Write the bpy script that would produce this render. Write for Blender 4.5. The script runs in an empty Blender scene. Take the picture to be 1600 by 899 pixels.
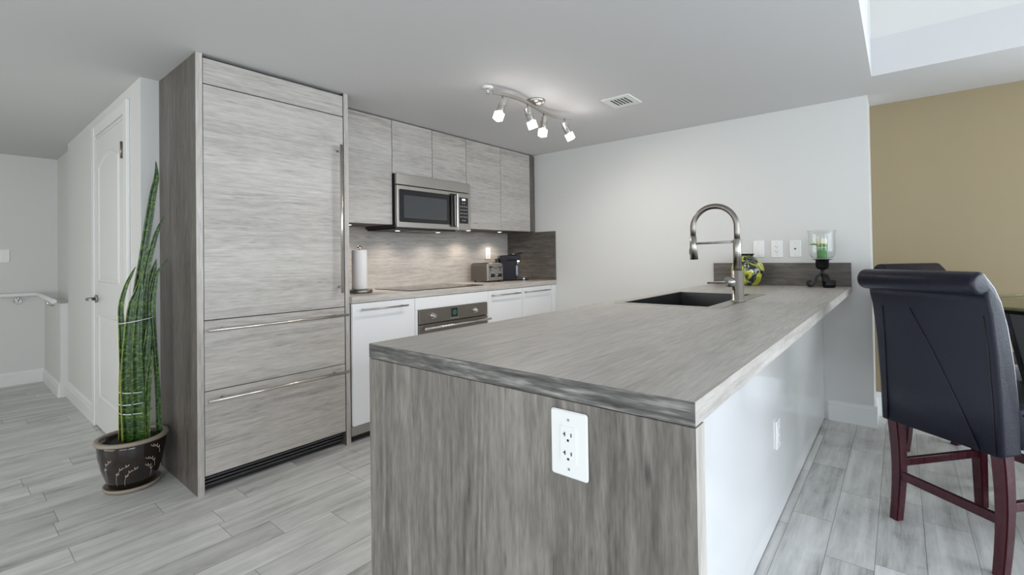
import bpy, bmesh, math, random
from mathutils import Vector, Matrix
random.seed(7)
PI = math.pi
scn = bpy.context.scene
COL = scn.collection

# ------------------------------------------------------------------ camera
cam_d = bpy.data.cameras.new('camera')
cam = bpy.data.objects.new('camera', cam_d); COL.objects.link(cam)
yaw, pitch, roll = 0.6875, 0.012, -0.0143
Fv = Vector((math.cos(yaw)*math.cos(pitch), math.sin(yaw)*math.cos(pitch), math.sin(pitch)))
Rv = Vector((math.sin(yaw), -math.cos(yaw), 0)); Uv = Rv.cross(Fv)
R2 = Rv*math.cos(roll) + Uv*math.sin(roll); U2 = -Rv*math.sin(roll) + Uv*math.cos(roll)
M = Matrix((R2, U2, -Fv)).transposed().to_4x4(); M.translation = (0, 0, 1.147)
cam.matrix_world = M
cam_d.sensor_fit = 'HORIZONTAL'; cam_d.sensor_width = 36.0
cam_d.lens = 738.42/1600*36.0
cam_d.shift_x = 0.0
cam_d.shift_y = (392.35-449.5)/1600.0
cam_d.clip_start = 0.02
scn.camera = cam

# ------------------------------------------------------------------ view, world, daylight
scn.view_settings.view_transform = 'Standard'
scn.view_settings.look = 'None'
scn.view_settings.gamma = 1.0
scn.view_settings.use_curve_mapping = False
scn.view_settings.exposure = 0.1
scn.cycles.use_denoising = True
scn.cycles.max_bounces = 12
scn.cycles.diffuse_bounces = 7
scn.cycles.glossy_bounces = 5
scn.cycles.transmission_bounces = 10
scn.cycles.transparent_max_bounces = 12
scn.cycles.sample_clamp_indirect = 6.0
scn.cycles.caustics_reflective = False
scn.cycles.caustics_refractive = False

wd = bpy.data.worlds.new('sky'); scn.world = wd; wd.use_nodes = True
wd.node_tree.nodes['Background'].inputs[0].default_value = (0.78, 0.90, 1.0, 1)
wd.node_tree.nodes['Background'].inputs[1].default_value = 1.0

def area_light(name, loc, rot, sx, sy, watts, color):
    l = bpy.data.lights.new(name, 'AREA'); l.shape = 'RECTANGLE'; l.size = sx; l.size_y = sy
    l.energy = watts; l.color = color
    o = bpy.data.objects.new(name, l); COL.objects.link(o); o.location = loc; o.rotation_euler = rot
    return o
DAY = (0.845, 0.885, 1.0)
# daylight coming through the tall windows of the south wall; west and east lamps are added fill
area_light('daylight_south_east', (2.55, -3.62, 1.30), (PI/2, 0, 0), 2.9, 2.35, 124, DAY)
area_light('daylight_south_west', (-1.0, -3.62, 1.30), (PI/2, 0, 0), 2.6, 2.35, 108, DAY)
area_light('added_fill_west', (-2.72, 3.1, 1.25), (PI/2, 0, -PI/2), 2.4, 1.9, 42, (1.0, 0.94, 0.88))
area_light('added_fill_west_living', (-2.72, -1.0, 1.15), (PI/2, 0, -PI/2), 3.4, 1.7, 62, DAY)
area_light('added_fill_east', (4.32, -2.2, 1.4), (PI/2, 0, PI/2), 1.8, 2.2, 110, DAY)

# ------------------------------------------------------------------ materials
MATS = {}
def nt_new(name):
    m = bpy.data.materials.new(name); m.use_nodes = True
    MATS[name] = m
    return m, m.node_tree, m.node_tree.nodes['Principled BSDF']
def srgb(r, g, b):
    f = lambda c: (c/255/12.92) if c/255 <= 0.04045 else ((c/255+0.055)/1.055)**2.4
    return (f(r), f(g), f(b), 1)
def plain(name, col, rough=0.5, metal=0.0, spec=0.5, coat=0.0, noise=0.0, nscale=8.0, emit=None, estr=0.0):
    m, nt, b = nt_new(name)
    b.inputs['Base Color'].default_value = col
    b.inputs['Roughness'].default_value = rough
    b.inputs['Metallic'].default_value = metal
    b.inputs['Specular IOR Level'].default_value = spec
    b.inputs['Coat Weight'].default_value = coat
    if noise:
        tc = nt.nodes.new('ShaderNodeTexCoord'); n = nt.nodes.new('ShaderNodeTexNoise')
        n.inputs['Scale'].default_value = nscale; n.inputs['Detail'].default_value = 4
        nt.links.new(tc.outputs['Object'], n.inputs['Vector'])
        bp = nt.nodes.new('ShaderNodeBump'); bp.inputs['Strength'].default_value = noise
        bp.inputs['Distance'].default_value = 0.004
        nt.links.new(n.outputs['Fac'], bp.inputs['Height']); nt.links.new(bp.outputs[0], b.inputs['Normal'])
    if emit:
        b.inputs['Emission Color'].default_value = emit; b.inputs['Emission Strength'].default_value = estr
    return m
def brushed(name, col, rough=0.3, axis=0):
    m, nt, b = nt_new(name)
    b.inputs['Base Color'].default_value = col; b.inputs['Metallic'].default_value = 1.0
    tc = nt.nodes.new('ShaderNodeTexCoord'); mp = nt.nodes.new('ShaderNodeMapping')
    sc = [220, 220, 220]; sc[axis] = 3; mp.inputs['Scale'].default_value = sc
    n = nt.nodes.new('ShaderNodeTexNoise'); n.inputs['Scale'].default_value = 1.0; n.inputs['Detail'].default_value = 2
    mr = nt.nodes.new('ShaderNodeMapRange'); mr.inputs['To Min'].default_value = rough-0.07; mr.inputs['To Max'].default_value = rough+0.1
    L = nt.links.new
    L(tc.outputs['Object'], mp.inputs['Vector']); L(mp.outputs[0], n.inputs['Vector']); L(n.outputs['Fac'], mr.inputs['Value']); L(mr.outputs[0], b.inputs['Roughness'])
    return m
def wood(name, axis, stops, rough=0.42, grain=1.0, fine=1.0, bump=0.12):
    """grey oak laminate; grain runs along the object axis"""
    m, nt, b = nt_new(name); N = nt.nodes.new; L = nt.links.new
    tc = N('ShaderNodeTexCoord'); oi = N('ShaderNodeObjectInfo')
    w = N('ShaderNodeMath'); w.operation = 'MULTIPLY'; w.inputs[1].default_value = 61.0; L(oi.outputs['Random'], w.inputs[0])
    def noise(along, across, detail, rgh, dist, off):
        mp = N('ShaderNodeMapping'); s = [across]*3; s[axis] = along; mp.inputs['Scale'].default_value = s
        L(tc.outputs['Object'], mp.inputs['Vector'])
        n = N('ShaderNodeTexNoise'); n.noise_dimensions = '4D'; n.inputs['Scale'].default_value = 1.0
        n.inputs['Detail'].default_value = detail; n.inputs['Roughness'].default_value = rgh; n.inputs['Distortion'].default_value = dist
        L(mp.outputs[0], n.inputs['Vector'])
        a = N('ShaderNodeMath'); a.operation = 'ADD'; a.inputs[1].default_value = off; L(w.outputs[0], a.inputs[0]); L(a.outputs[0], n.inputs['W'])
        return n.outputs['Fac']
    tone = noise(0.3, 5.5*grain, 3, 0.5, 0.1, 0)
    flow = noise(0.5, 4.2*grain, 2, 0.4, 0.25, 3.7)
    fibre = noise(2.2, 75*fine, 2, 0.6, 0.0, 9.1)
    pore = noise(13.0, 150*fine, 2, 0.7, 0.0, 5.3)
    fleck = noise(7.0, 55*fine, 2, 0.5, 0.1, 7.7)
    patch = noise(2.2, 9.0, 2, 0.5, 0.0, 2.2)
    def op(o_, a, c=None):
        q = N('ShaderNodeMath'); q.operation = o_
        for i_, s_ in enumerate((a, c)):
            if s_ is None: continue
            if isinstance(s_, (int, float)): q.inputs[i_].default_value = s_
            else: L(s_, q.inputs[i_])
        return q.outputs[0]
    rings = op('SINE', op('MULTIPLY', flow, 120.0))                     # cathedral growth-ring contours, only in patches
    ringamp = op('MULTIPLY', op('MULTIPLY', rings, fleck), op('MULTIPLY', op('MAXIMUM', op('SUBTRACT', patch, 0.47), 0.0), 0.42))
    v = op('ADD', op('MULTIPLY', tone, 0.30), op('MULTIPLY', fibre, 0.22))
    v = op('ADD', v, op('MULTIPLY', pore, 0.32)); v = op('ADD', v, op('MULTIPLY', fleck, 0.16)); v = op('ADD', v, ringamp)
    dash = op('MULTIPLY', op('MAXIMUM', op('SUBTRACT', fleck, 0.64), 0.0), -1.1)   # sparse dark flecks
    v = op('ADD', v, dash)
    cr = N('ShaderNodeValToRGB'); e = cr.color_ramp.elements
    e[0].position = stops[0][0]; e[0].color = stops[0][1]; e[1].position = stops[-1][0]; e[1].color = stops[-1][1]
    for p, c in stops[1:-1]:
        x = e.new(p); x.color = c
    L(v, cr.inputs[0]); L(cr.outputs[0], b.inputs['Base Color'])
    b.inputs['Roughness'].default_value = rough; b.inputs['Specular IOR Level'].default_value = 0.4
    bp = N('ShaderNodeBump'); bp.inputs['Strength'].default_value = bump; bp.inputs['Distance'].default_value = 0.001
    L(fibre, bp.inputs['Height']); L(bp.outputs[0], b.inputs['Normal'])
    return m
OAK = [(0.36, srgb(144, 138, 131)), (0.45, srgb(168, 162, 155)), (0.53, srgb(183, 177, 170)), (0.66, srgb(201, 196, 189))]
OAK_END_SHADED = [(0.36, srgb(77, 72, 67)), (0.45, srgb(106, 100, 94)), (0.53, srgb(127, 121, 114)), (0.65, srgb(156, 150, 142))]  # same oak with the end panel's shade mixed into the colour
EDGE = [(0.39, srgb(44, 43, 42)), (0.46, srgb(72, 70, 68)), (0.53, srgb(104, 101, 98)), (0.62, srgb(165, 163, 158))]  # contrasty grain, also darkened because this end edge lies in shade
oak_h = wood('grey_oak_horizontal', 0, OAK)
OAK_SIDE_SHADED = [(0.36, srgb(62, 57, 53)), (0.45, srgb(86, 80, 75)), (0.53, srgb(103, 97, 91)), (0.65, srgb(128, 122, 115))]  # oak darkened to carry the shade on side-facing boards
oak_v = wood('grey_oak_vertical_shaded', 2, OAK_SIDE_SHADED, grain=1.5)
oak_end = wood('grey_oak_end_panel_shaded', 2, OAK_END_SHADED, grain=1.6, fine=0.8)
oak_ve = wood('grey_oak_edge_vertical_lit', 2, OAK)  # lighter copy for board edges that face the windows' light
oak_y = wood('grey_oak_side_splash_shaded', 1, OAK_SIDE_SHADED)  # splash and upstand share the shade-darkened oak tones
oak_top = wood('grey_oak_worktop', 0, OAK, rough=0.36, grain=1.2)
oak_edge_y = wood('grey_oak_edge_band_shaded', 1, EDGE, grain=2.5, fine=0.8, bump=0.2)
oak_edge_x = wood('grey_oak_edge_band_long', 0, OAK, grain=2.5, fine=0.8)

wall_w = plain('wall_white_paint', srgb(216, 215, 212), 0.6, noise=0.03, nscale=60)
ceil_w = plain('ceiling_white_paint', srgb(208, 207, 207), 0.75, noise=0.03, nscale=60)
olive = plain('wall_olive_paint', srgb(152, 136, 106), 0.6, noise=0.03, nscale=60)
trim_w = plain('trim_white_gloss', srgb(228, 228, 226), 0.32)
door_w = plain('door_white_satin', srgb(222, 221, 218), 0.35)
lacq = plain('white_lacquer', srgb(232, 232, 233), 0.12, coat=0.4)
carc = plain('dark_carcass', srgb(38, 36, 34), 0.6)
alum = brushed('brushed_aluminium', srgb(176, 174, 170), 0.36, 0)
steel_x = brushed('brushed_steel', srgb(176, 172, 166), 0.3, 0)
steel_z = brushed('brushed_nickel', srgb(172, 168, 160), 0.27, 2)
steel_d = brushed('dark_steel', srgb(138, 132, 126), 0.32, 0)
sink_in = brushed('sink_basin_steel_shaded', srgb(70, 70, 70), 0.34, 2)  # stainless steel with the basin's shadow put into its base colour
bar_m = plain('satin_bar_steel', srgb(205, 200, 192), 0.2, metal=1.0)
chrome = plain('chrome', srgb(215, 213, 210), 0.12, metal=1.0)
blackg = plain('black_glass', srgb(8, 8, 9), 0.06, spec=0.6)
screen = plain('microwave_window_mesh', srgb(62, 64, 66), 0.12, spec=0.6)
blackm = plain('black_matte', srgb(16, 15, 15), 0.45)
blackp = plain('black_plastic', srgb(20, 19, 22), 0.3)
purple = plain('aubergine_plastic', srgb(16, 9, 21), 0.3, spec=0.2)
white_p = plain('white_plastic', srgb(236, 236, 234), 0.28)
paper = plain('white_paper', srgb(238, 234, 231), 0.9, noise=0.3, nscale=120)
blue_tank = plain('pale_water_tank', srgb(150, 165, 185), 0.1)
iron = plain('black_iron', srgb(9, 9, 9), 0.35, spec=0.3)
soil_m = plain('potting_soil', srgb(40, 33, 28), 0.95, noise=1.0, nscale=90)
tie_m = plain('white_tie', srgb(225, 228, 222), 0.5)
rim_m = plain('unglazed_rim', srgb(150, 138, 124), 0.55)
glaze = plain('dark_brown_glaze', srgb(32, 23, 20), 0.1, coat=0.5)
motif = plain('cream_motif', srgb(196, 178, 158), 0.4)
redwood = wood('mahogany', 2, [(0.3, srgb(38, 13, 20)), (0.5, srgb(60, 20, 29)), (0.7, srgb(84, 32, 40))], rough=0.25, bump=0.03)
leather = plain('black_leather', srgb(13, 15, 32), 0.34, noise=0.25, nscale=160, spec=0.36)  # black with the blue of reflected daylight put into the colour
stitch = plain('leather_seam', srgb(9, 9, 12), 0.5)
candle_w = plain('cream_wax', srgb(226, 214, 194), 0.5)
candle_g = plain('green_wax', srgb(86, 142, 82), 0.55)
ribbon_g = plain('lime_ribbon', srgb(96, 160, 40), 0.45)
berry = plain('red_berry', srgb(150, 50, 48), 0.4)
lampglass = plain('lit_frosted_glass', srgb(250, 246, 238), 0.4, emit=(1.0, 0.95, 0.9, 1), estr=3.0)
puck_on = plain('lit_puck_lens', srgb(250, 246, 238), 0.4, emit=(1.0, 0.9, 0.78, 1), estr=3.5)
lcd = plain('lit_display', srgb(20, 20, 40), 0.2, emit=(0.75, 0.8, 1.0, 1), estr=1.4)
clockm = plain('green_clock_display', srgb(10, 26, 22), 0.2, emit=(0.2, 0.6, 0.5, 1), estr=0.12)
keys = plain('pale_key_print', srgb(170, 170, 170), 0.5)
clear = None
def glass_thin(name, tint, refl_rough=0.02):
    m, nt, b = nt_new(name); N = nt.nodes.new; L = nt.links.new
    nt.nodes.remove(b); out = nt.nodes['Material Output']
    t = N('ShaderNodeBsdfTransparent'); t.inputs[0].default_value = tint
    g = N('ShaderNodeBsdfGlossy'); g.inputs['Roughness'].default_value = refl_rough
    lw = N('ShaderNodeLayerWeight'); lw.inputs['Blend'].default_value = 0.5
    pw = N('ShaderNodeMath'); pw.operation = 'POWER'; pw.inputs[1].default_value = 4.0; L(lw.outputs['Facing'], pw.inputs[0])
    fr = N('ShaderNodeMapRange'); fr.inputs['To Min'].default_value = 0.035; fr.inputs['To Max'].default_value = 0.6; L(pw.outputs[0], fr.inputs['Value'])
    mx = N('ShaderNodeMixShader'); L(fr.outputs[0], mx.inputs[0]); L(t.outputs[0], mx.inputs[1]); L(g.outputs[0], mx.inputs[2]); L(mx.outputs[0], out.inputs[0])
    return m
pane_m = glass_thin('window_glass', (0.97, 0.99, 0.98, 1))
clear = glass_thin('clear_glass', (0.97, 0.98, 0.975, 1))
tableg = glass_thin('pale_table_glass', (0.84, 0.87, 0.74, 1))

def floor_material():
    m, nt, b = nt_new('grey_wood_look_planks'); N = nt.nodes.new; L = nt.links.new
    tc = N('ShaderNodeTexCoord'); sp = N('ShaderNodeSeparateXYZ'); L(tc.outputs['Object'], sp.inputs[0])
    def mt(op, a, c=None):
        q = N('ShaderNodeMath'); q.operation = op
        for i, s in enumerate((a, c)):
            if s is None: continue
            if isinstance(s, (int, float)): q.inputs[i].default_value = s
            else: L(s, q.inputs[i])
        return q.outputs[0]
    PW, PL = 0.148, 0.62
    yr = mt('DIVIDE', mt('SUBTRACT', sp.outputs[1], 0.023), PW); row = mt('FLOOR', yr); fy = mt('FRACT', yr)
    wn = N('ShaderNodeTexWhiteNoise'); wn.noise_dimensions = '1D'; L(row, wn.inputs['W'])
    xr = mt('ADD', mt('DIVIDE', sp.outputs[0], PL), mt('MULTIPLY', wn.outputs['Value'], 7.3)); col = mt('FLOOR', xr); fx = mt('FRACT', xr)
    cv = N('ShaderNodeCombineXYZ'); L(row, cv.inputs[0]); L(col, cv.inputs[1])
    w2 = N('ShaderNodeTexWhiteNoise'); w2.noise_dimensions = '2D'; L(cv.outputs[0], w2.inputs['Vector'])
    pid = w2.outputs['Value']
    def noise(ax, ay, det, rg, ds, off):
        mp = N('ShaderNodeMapping'); mp.inputs['Scale'].default_value = (ax, ay, 1); L(tc.outputs['Object'], mp.inputs['Vector'])
        n = N('ShaderNodeTexNoise'); n.noise_dimensions = '4D'; n.inputs['Scale'].default_value = 1
        n.inputs['Detail'].default_value = det; n.inputs['Roughness'].default_value = rg; n.inputs['Distortion'].default_value = ds
        L(mp.outputs[0], n.inputs['Vector']); L(mt('ADD', mt('MULTIPLY', pid, 37.0), off), n.inputs['W'])
        return n.outputs['Fac']
    a = noise(1.2, 16, 5, 0.6, 0.5, 0); c = noise(3.0, 7.0, 4, 0.65, 1.0, 4.4); f = noise(7, 120, 3, 0.7, 0.2, 8.0)
    v = mt('ADD', mt('ADD', mt('MULTIPLY', a, 0.45), mt('MULTIPLY', c, 0.32)), mt('MULTIPLY', f, 0.17))
    v = mt('ADD', v, mt('MULTIPLY', pid, 0.075))
    cr = N('ShaderNodeValToRGB'); e = cr.color_ramp.elements
    e[0].position = 0.36; e[0].color = srgb(138, 137, 134); e[1].position = 0.64; e[1].color = srgb(222, 221, 218)
    q = e.new(0.47); q.color = srgb(188, 187, 184)
    L(v, cr.inputs[0])
    def edge(fr, w):
        d = mt('SUBTRACT', 0.5, mt('ABSOLUTE', mt('SUBTRACT', fr, 0.5))); return mt('LESS_THAN', d, w)
    seam = mt('MAXIMUM', edge(fy, 0.0085), edge(fx, 0.0022))
    mx = N('ShaderNodeMixRGB'); L(mt('MULTIPLY', seam, 0.62), mx.inputs[0]); L(cr.outputs[0], mx.inputs[1]); mx.inputs[2].default_value = srgb(82, 80, 78)
    L(mx.outputs[0], b.inputs['Base Color'])
    b.inputs['Roughness'].default_value = 0.4; b.inputs['Specular IOR Level'].default_value = 0.4
    bp = N('ShaderNodeBump'); bp.inputs['Strength'].default_value = 0.25; bp.inputs['Distance'].default_value = 0.0015
    L(mt('SUBTRACT', mt('MULTIPLY', f, 0.3), seam), bp.inputs['Height']); L(bp.outputs[0], b.inputs['Normal'])
    return m
floor_m = floor_material()

def leaf_material():
    m, nt, b = nt_new('snake_plant_leaf'); N = nt.nodes.new; L = nt.links.new
    uv = N('ShaderNodeUVMap'); sp = N('ShaderNodeSeparateXYZ'); L(uv.outputs[0], sp.inputs[0]); oi = N('ShaderNodeObjectInfo')
    mp = N('ShaderNodeMapping'); mp.inputs['Scale'].default_value = (1.6, 62, 1); L(uv.outputs[0], mp.inputs['Vector'])
    n = N('ShaderNodeTexNoise'); n.noise_dimensions = '4D'; n.inputs['Scale'].default_value = 1; n.inputs['Detail'].default_value = 4; n.inputs['Roughness'].default_value = 0.65; n.inputs['Distortion'].default_value = 1.2
    L(mp.outputs[0], n.inputs['Vector']); L(oi.outputs['Random'], n.inputs['W'])
    cr = N('ShaderNodeValToRGB'); e = cr.color_ramp.elements
    e[0].position = 0.40; e[0].color = srgb(18, 36, 10); e[1].position = 0.68; e[1].color = srgb(122, 148, 60)
    q = e.new(0.52); q.color = srgb(44, 82, 22)
    L(n.outputs['Fac'], cr.inputs[0])
    d = N('ShaderNodeMath'); d.operation = 'SUBTRACT'; d.inputs[1].default_value = 0.5; L(sp.outputs[0], d.inputs[0])
    a = N('ShaderNodeMath'); a.operation = 'ABSOLUTE'; L(d.outputs[0], a.inputs[0])
    g = N('ShaderNodeMath'); g.operation = 'GREATER_THAN'; g.inputs[1].default_value = 0.44; L(a.outputs[0], g.inputs[0])
    at = N('ShaderNodeAttribute'); at.attribute_type = 'OBJECT'; at.attribute_name = 'yellow_margin'
    k = N('ShaderNodeMath'); k.operation = 'MULTIPLY'; L(g.outputs[0], k.inputs[0]); L(at.outputs['Fac'], k.inputs[1])
    mx = N('ShaderNodeMixRGB'); mx.inputs[2].default_value = srgb(196, 190, 84); L(k.outputs[0], mx.inputs[0]); L(cr.outputs[0], mx.inputs[1])
    L(mx.outputs[0], b.inputs['Base Color']); b.inputs['Roughness'].default_value = 0.32
    return m
leaf_m = leaf_material()
def vase_material():
    m, nt, b = nt_new('swirled_art_glass'); N = nt.nodes.new; L = nt.links.new
    tc = N('ShaderNodeTexCoord')
    def band(scale, dist, off, rot):
        mp = N('ShaderNodeMapping'); mp.inputs['Rotation'].default_value = rot; mp.inputs['Location'].default_value = off; L(tc.outputs['Object'], mp.inputs['Vector'])
        w = N('ShaderNodeTexNoise'); w.inputs['Scale'].default_value = scale; w.inputs['Distortion'].default_value = dist; w.inputs['Detail'].default_value = 3
        L(mp.outputs[0], w.inputs['Vector']); return w.outputs['Fac']
    cr = N('ShaderNodeValToRGB'); cr.color_ramp.interpolation = 'EASE'; e = cr.color_ramp.elements
    e[0].position = 0.34; e[0].color = srgb(22, 28, 32); e[1].position = 0.72; e[1].color = srgb(40, 84, 78)
    for p, c in ((0.40, (44, 52, 50)), (0.425, (120, 132, 34)), (0.49, (200, 188, 50)), (0.58, (138, 150, 38)), (0.625, (18, 44, 50))):
        q = e.new(p); q.color = srgb(*c)
    L(band(6.5, 1.8, (0.3, 0.1, 0.2), (0.5, 0.4, 0.2)), cr.inputs[0])
    sw = N('ShaderNodeTexWave'); sw.inputs['Scale'].default_value = 7; sw.inputs['Distortion'].default_value = 16; sw.inputs['Detail'].default_value = 2; sw.inputs['Detail Scale'].default_value = 2
    L(tc.outputs['Object'], sw.inputs['Vector'])
    th = N('ShaderNodeMath'); th.operation = 'GREATER_THAN'; th.inputs[1].default_value = 0.988; L(sw.outputs['Fac'], th.inputs[0])
    mx = N('ShaderNodeMixRGB'); L(th.outputs[0], mx.inputs[0]); L(cr.outputs[0], mx.inputs[1]); mx.inputs[2].default_value = srgb(190, 196, 190)
    L(mx.outputs[0], b.inputs['Base Color']); b.inputs['Roughness'].default_value = 0.12; b.inputs['Coat Weight'].default_value = 0.5
    return m
vase_m = vase_material()

# ------------------------------------------------------------------ mesh helpers
def BM(): return bmesh.new()
def box(bm, x0, x1, y0, y1, z0, z1, bev=0.0, seg=2, mat=None):
    r = bmesh.ops.create_cube(bm, size=1.0)
    vs = r['verts']
    for v in vs:
        v.co = Vector((x0 + (v.co.x+0.5)*(x1-x0), y0 + (v.co.y+0.5)*(y1-y0), z0 + (v.co.z+0.5)*(z1-z0)))
    if bev:
        es = list({e for v in vs for e in v.link_edges})
        bmesh.ops.bevel(bm, geom=es, offset=bev, segments=seg, profile=0.5, affect='EDGES')
    return bm
def prism(bm, pts, axis, a, b, bev=0.0, seg=2):
    """closed outline pts (2D) extruded along axis from a to b; the 2D coordinates are the other axes in x,y,z order"""
    def P(p, t):
        if axis == 0: return (t, p[0], p[1])
        if axis == 1: return (p[0], t, p[1])
        return (p[0], p[1], t)
    A = [bm.verts.new(P(p, a)) for p in pts]; B = [bm.verts.new(P(p, b)) for p in pts]
    n = len(pts); fs = [bm.faces.new(A), bm.faces.new(list(reversed(B)))]
    for i in range(n):
        j = (i+1) % n
        fs.append(bm.faces.new((A[i], B[i], B[j], A[j])))
    bmesh.ops.recalc_face_normals(bm, faces=fs)
    if bev:
        es = list(fs[0].edges) + list(fs[1].edges)
        bmesh.ops.bevel(bm, geom=es, offset=bev, segments=seg, profile=0.5, affect='EDGES')
    return bm
def tube(bm, pts, r, n=12, caps=True):
    pts = [Vector(p) for p in pts]; rs = r if isinstance(r, (list, tuple)) else [r]*len(pts)
    rings = []; up = None
    for i, p in enumerate(pts):
        t = (pts[min(i+1, len(pts)-1)] - pts[max(i-1, 0)]).normalized()
        if up is None:
            up = Vector((0, 0, 1)) if abs(t.z) < 0.9 else Vector((1, 0, 0))
        s = t.cross(up).normalized(); up = s.cross(t).normalized()
        rings.append([bm.verts.new(p + (s*math.cos(2*PI*k/n) + up*math.sin(2*PI*k/n))*rs[i]) for k in range(n)])
    fs = []
    for i in range(len(rings)-1):
        for k in range(n):
            j = (k+1) % n
            fs.append(bm.faces.new((rings[i][k], rings[i][j], rings[i+1][j], rings[i+1][k])))
    if caps:
        fs.append(bm.faces.new(list(reversed(rings[0])))); fs.append(bm.faces.new(rings[-1]))
    for f in fs: f.smooth = True
    if caps: fs[-1].smooth = False; fs[-2].smooth = False
    bmesh.ops.recalc_face_normals(bm, faces=fs)
    return bm
def lathe(bm, prof, c=(0, 0), n=32, sx=1.0, sy=1.0, close=False):
    """prof: list of (radius, z); open ends are capped unless the radius is 0"""
    rings = []
    for r, z in prof:
        if r < 1e-6: rings.append([bm.verts.new((c[0], c[1], z))])
        else: rings.append([bm.verts.new((c[0]+r*sx*math.cos(2*PI*k/n), c[1]+r*sy*math.sin(2*PI*k/n), z)) for k in range(n)])
    fs = []; m = len(rings); rng = range(m if close else m-1)
    for i in rng:
        A = rings[i]; B = rings[(i+1) % m]
        for k in range(n):
            j = (k+1) % n
            if len(A) == 1 and len(B) == 1: continue
            if len(A) == 1: fs.append(bm.faces.new((A[0], B[k], B[j])))
            elif len(B) == 1: fs.append(bm.faces.new((A[k], A[j], B[0])))
            else: fs.append(bm.faces.new((A[k], A[j], B[j], B[k])))
    if not close:
        for R in (rings[0], rings[-1]):
            if len(R) > 1: fs.append(bm.faces.new(R))
    for f in fs: f.smooth = len(f.verts) <= 4
    bmesh.ops.recalc_face_normals(bm, faces=fs)
    return bm
def xform(bm, mat):
    bmesh.ops.transform(bm, matrix=mat, verts=bm.verts[:]); return bm

ROOTS = {}
def obj(name, bm, mat, parent=None, label=None, smooth=False):
    """link one mesh object. World-built geometry is moved into the local space of the thing it belongs to."""
    me = bpy.data.meshes.new(name)
    top = parent
    while top is not None and top.parent is not None: top = top.parent
    if top is not None:
        off = Vector(top.get('_o', (0, 0, 0)))
    else:
        vs = [v.co for v in bm.verts]
        off = Vector(((min(v.x for v in vs)+max(v.x for v in vs))/2, (min(v.y for v in vs)+max(v.y for v in vs))/2, min(v.z for v in vs)))
    bmesh.ops.translate(bm, verts=bm.verts[:], vec=-off)
    if smooth:
        for f in bm.faces: f.smooth = True
    bm.to_mesh(me); bm.free()
    if isinstance(mat, (list, tuple)):
        for q in mat: me.materials.append(q)
    else: me.materials.append(mat)
    o = bpy.data.objects.new(name, me); COL.objects.link(o)
    if parent is not None: o.parent = parent
    else: o.location = off; ROOTS[o.name] = tuple(off)
    if label: o['label'] = label
    return o
def thing(name, label, cat, loc=(0, 0, 0), rz=0.0, group=None, local=False):
    o = bpy.data.objects.new(name, None); COL.objects.link(o)
    o.empty_display_size = 0.1
    o.location = loc; o.rotation_euler = (0, 0, rz); o['label'] = label; o['category'] = cat
    if group: o['group'] = group
    if not local: o['_o'] = loc
    return o
def tag(o, label, cat, group=None):
    o['label'] = label; o['category'] = cat
    if group: o['group'] = group
    return o
def struct(name, bm, mat, parent=None):
    o = obj(name, bm, mat, parent)
    if parent is None: o['kind'] = 'structure'
    return o
def bar_handle(name, p0, p1, out, parent, mat, r=0.006, inset=0.05, stand=0.035):
    """a bar handle with two posts standing off its door; out is the unit direction away from the door"""
    p0, p1, out = Vector(p0), Vector(p1), Vector(out); d = (p1-p0).normalized(); bm = BM()
    tube(bm, [p0, p1], r)
    for q in (p0+d*inset, p1-d*inset): tube(bm, [q, q-out*stand], r*0.85, 10)
    return obj(name, bm, mat, parent)

# ------------------------------------------------------------------ setting
H = 2.177; XW = 3.885; YB = 3.25; XD = 0.72; XO = 4.2; YE = 0.15
S_Y = -3.4; W_X = -2.6; TOP = 4.4
bm = BM(); box(bm, W_X-0.1, XO+0.1, S_Y-0.1, 6.6, -0.06, 0); struct('floor', bm, floor_m)
bm = BM()
VX, VY = 3.49, 0.112     # edges of the double-height void
box(bm, W_X, XO, VY, 6.6, H, H+0.22); box(bm, VX, XO, S_Y, VY, H, H+0.22)
struct('ceiling', bm, ceil_w)
bm = BM(); box(bm, W_X-0.1, VX+0.12, S_Y-0.1, VY+0.12, TOP, TOP+0.1); struct('ceiling_upper', bm, ceil_w)
bm = BM(); box(bm, W_X, VX, VY+0.002, VY+0.12, H+0.22, TOP); struct('wall_upper_north', bm, wall_w)
bm = BM(); box(bm, VX+0.002, VX+0.12, S_Y, VY, H+0.22, TOP); struct('wall_upper_east', bm, wall_w)
bm = BM(); box(bm, XD, XW+0.1, YB, YB+0.1, 0, H); struct('wall_back', bm, wall_w)
bm = BM(); box(bm, XW, XO, YE, YB, 0, H); struct('wall_right', bm, wall_w)
bm = BM(); box(bm, XO, XO+0.1, -1.3, YE, 0, H); box(bm, XO, XO+0.1, S_Y, -3.1, 0, H); box(bm, XO, XO+0.1, -3.1, -1.3, 0, 0.3); box(bm, XO, XO+0.1, -3.1, -1.3, 2.1, H); struct('wall_dining', bm, olive)  # opening made for the added, unseen east window
# wall with the door: faces west at x = XD
DY0, DY1, DZ = 3.60, 4.39, 2.02
bm = BM()
box(bm, XD, XD+0.12, YB+0.1, DY0, 0, H); box(bm, XD, XD+0.12, DY1, 5.546, 0, H); box(bm, XD, XD+0.12, DY0, DY1, DZ, H)
struct('wall_left', bm, wall_w)
bm = BM(); box(bm, 0.765, 0.865, 5.546, 6.476, 0, H); struct('wall_stair', bm, wall_w)
bm = BM(); box(bm, 0.67, 0.765, 5.55, 6.476, 0, 0.80); struct('wall_stair_low', bm, wall_w)
bm = BM(); box(bm, W_X, 0.865, 6.476, 6.58, 0, H); struct('wall_far', bm, wall_w)
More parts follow.
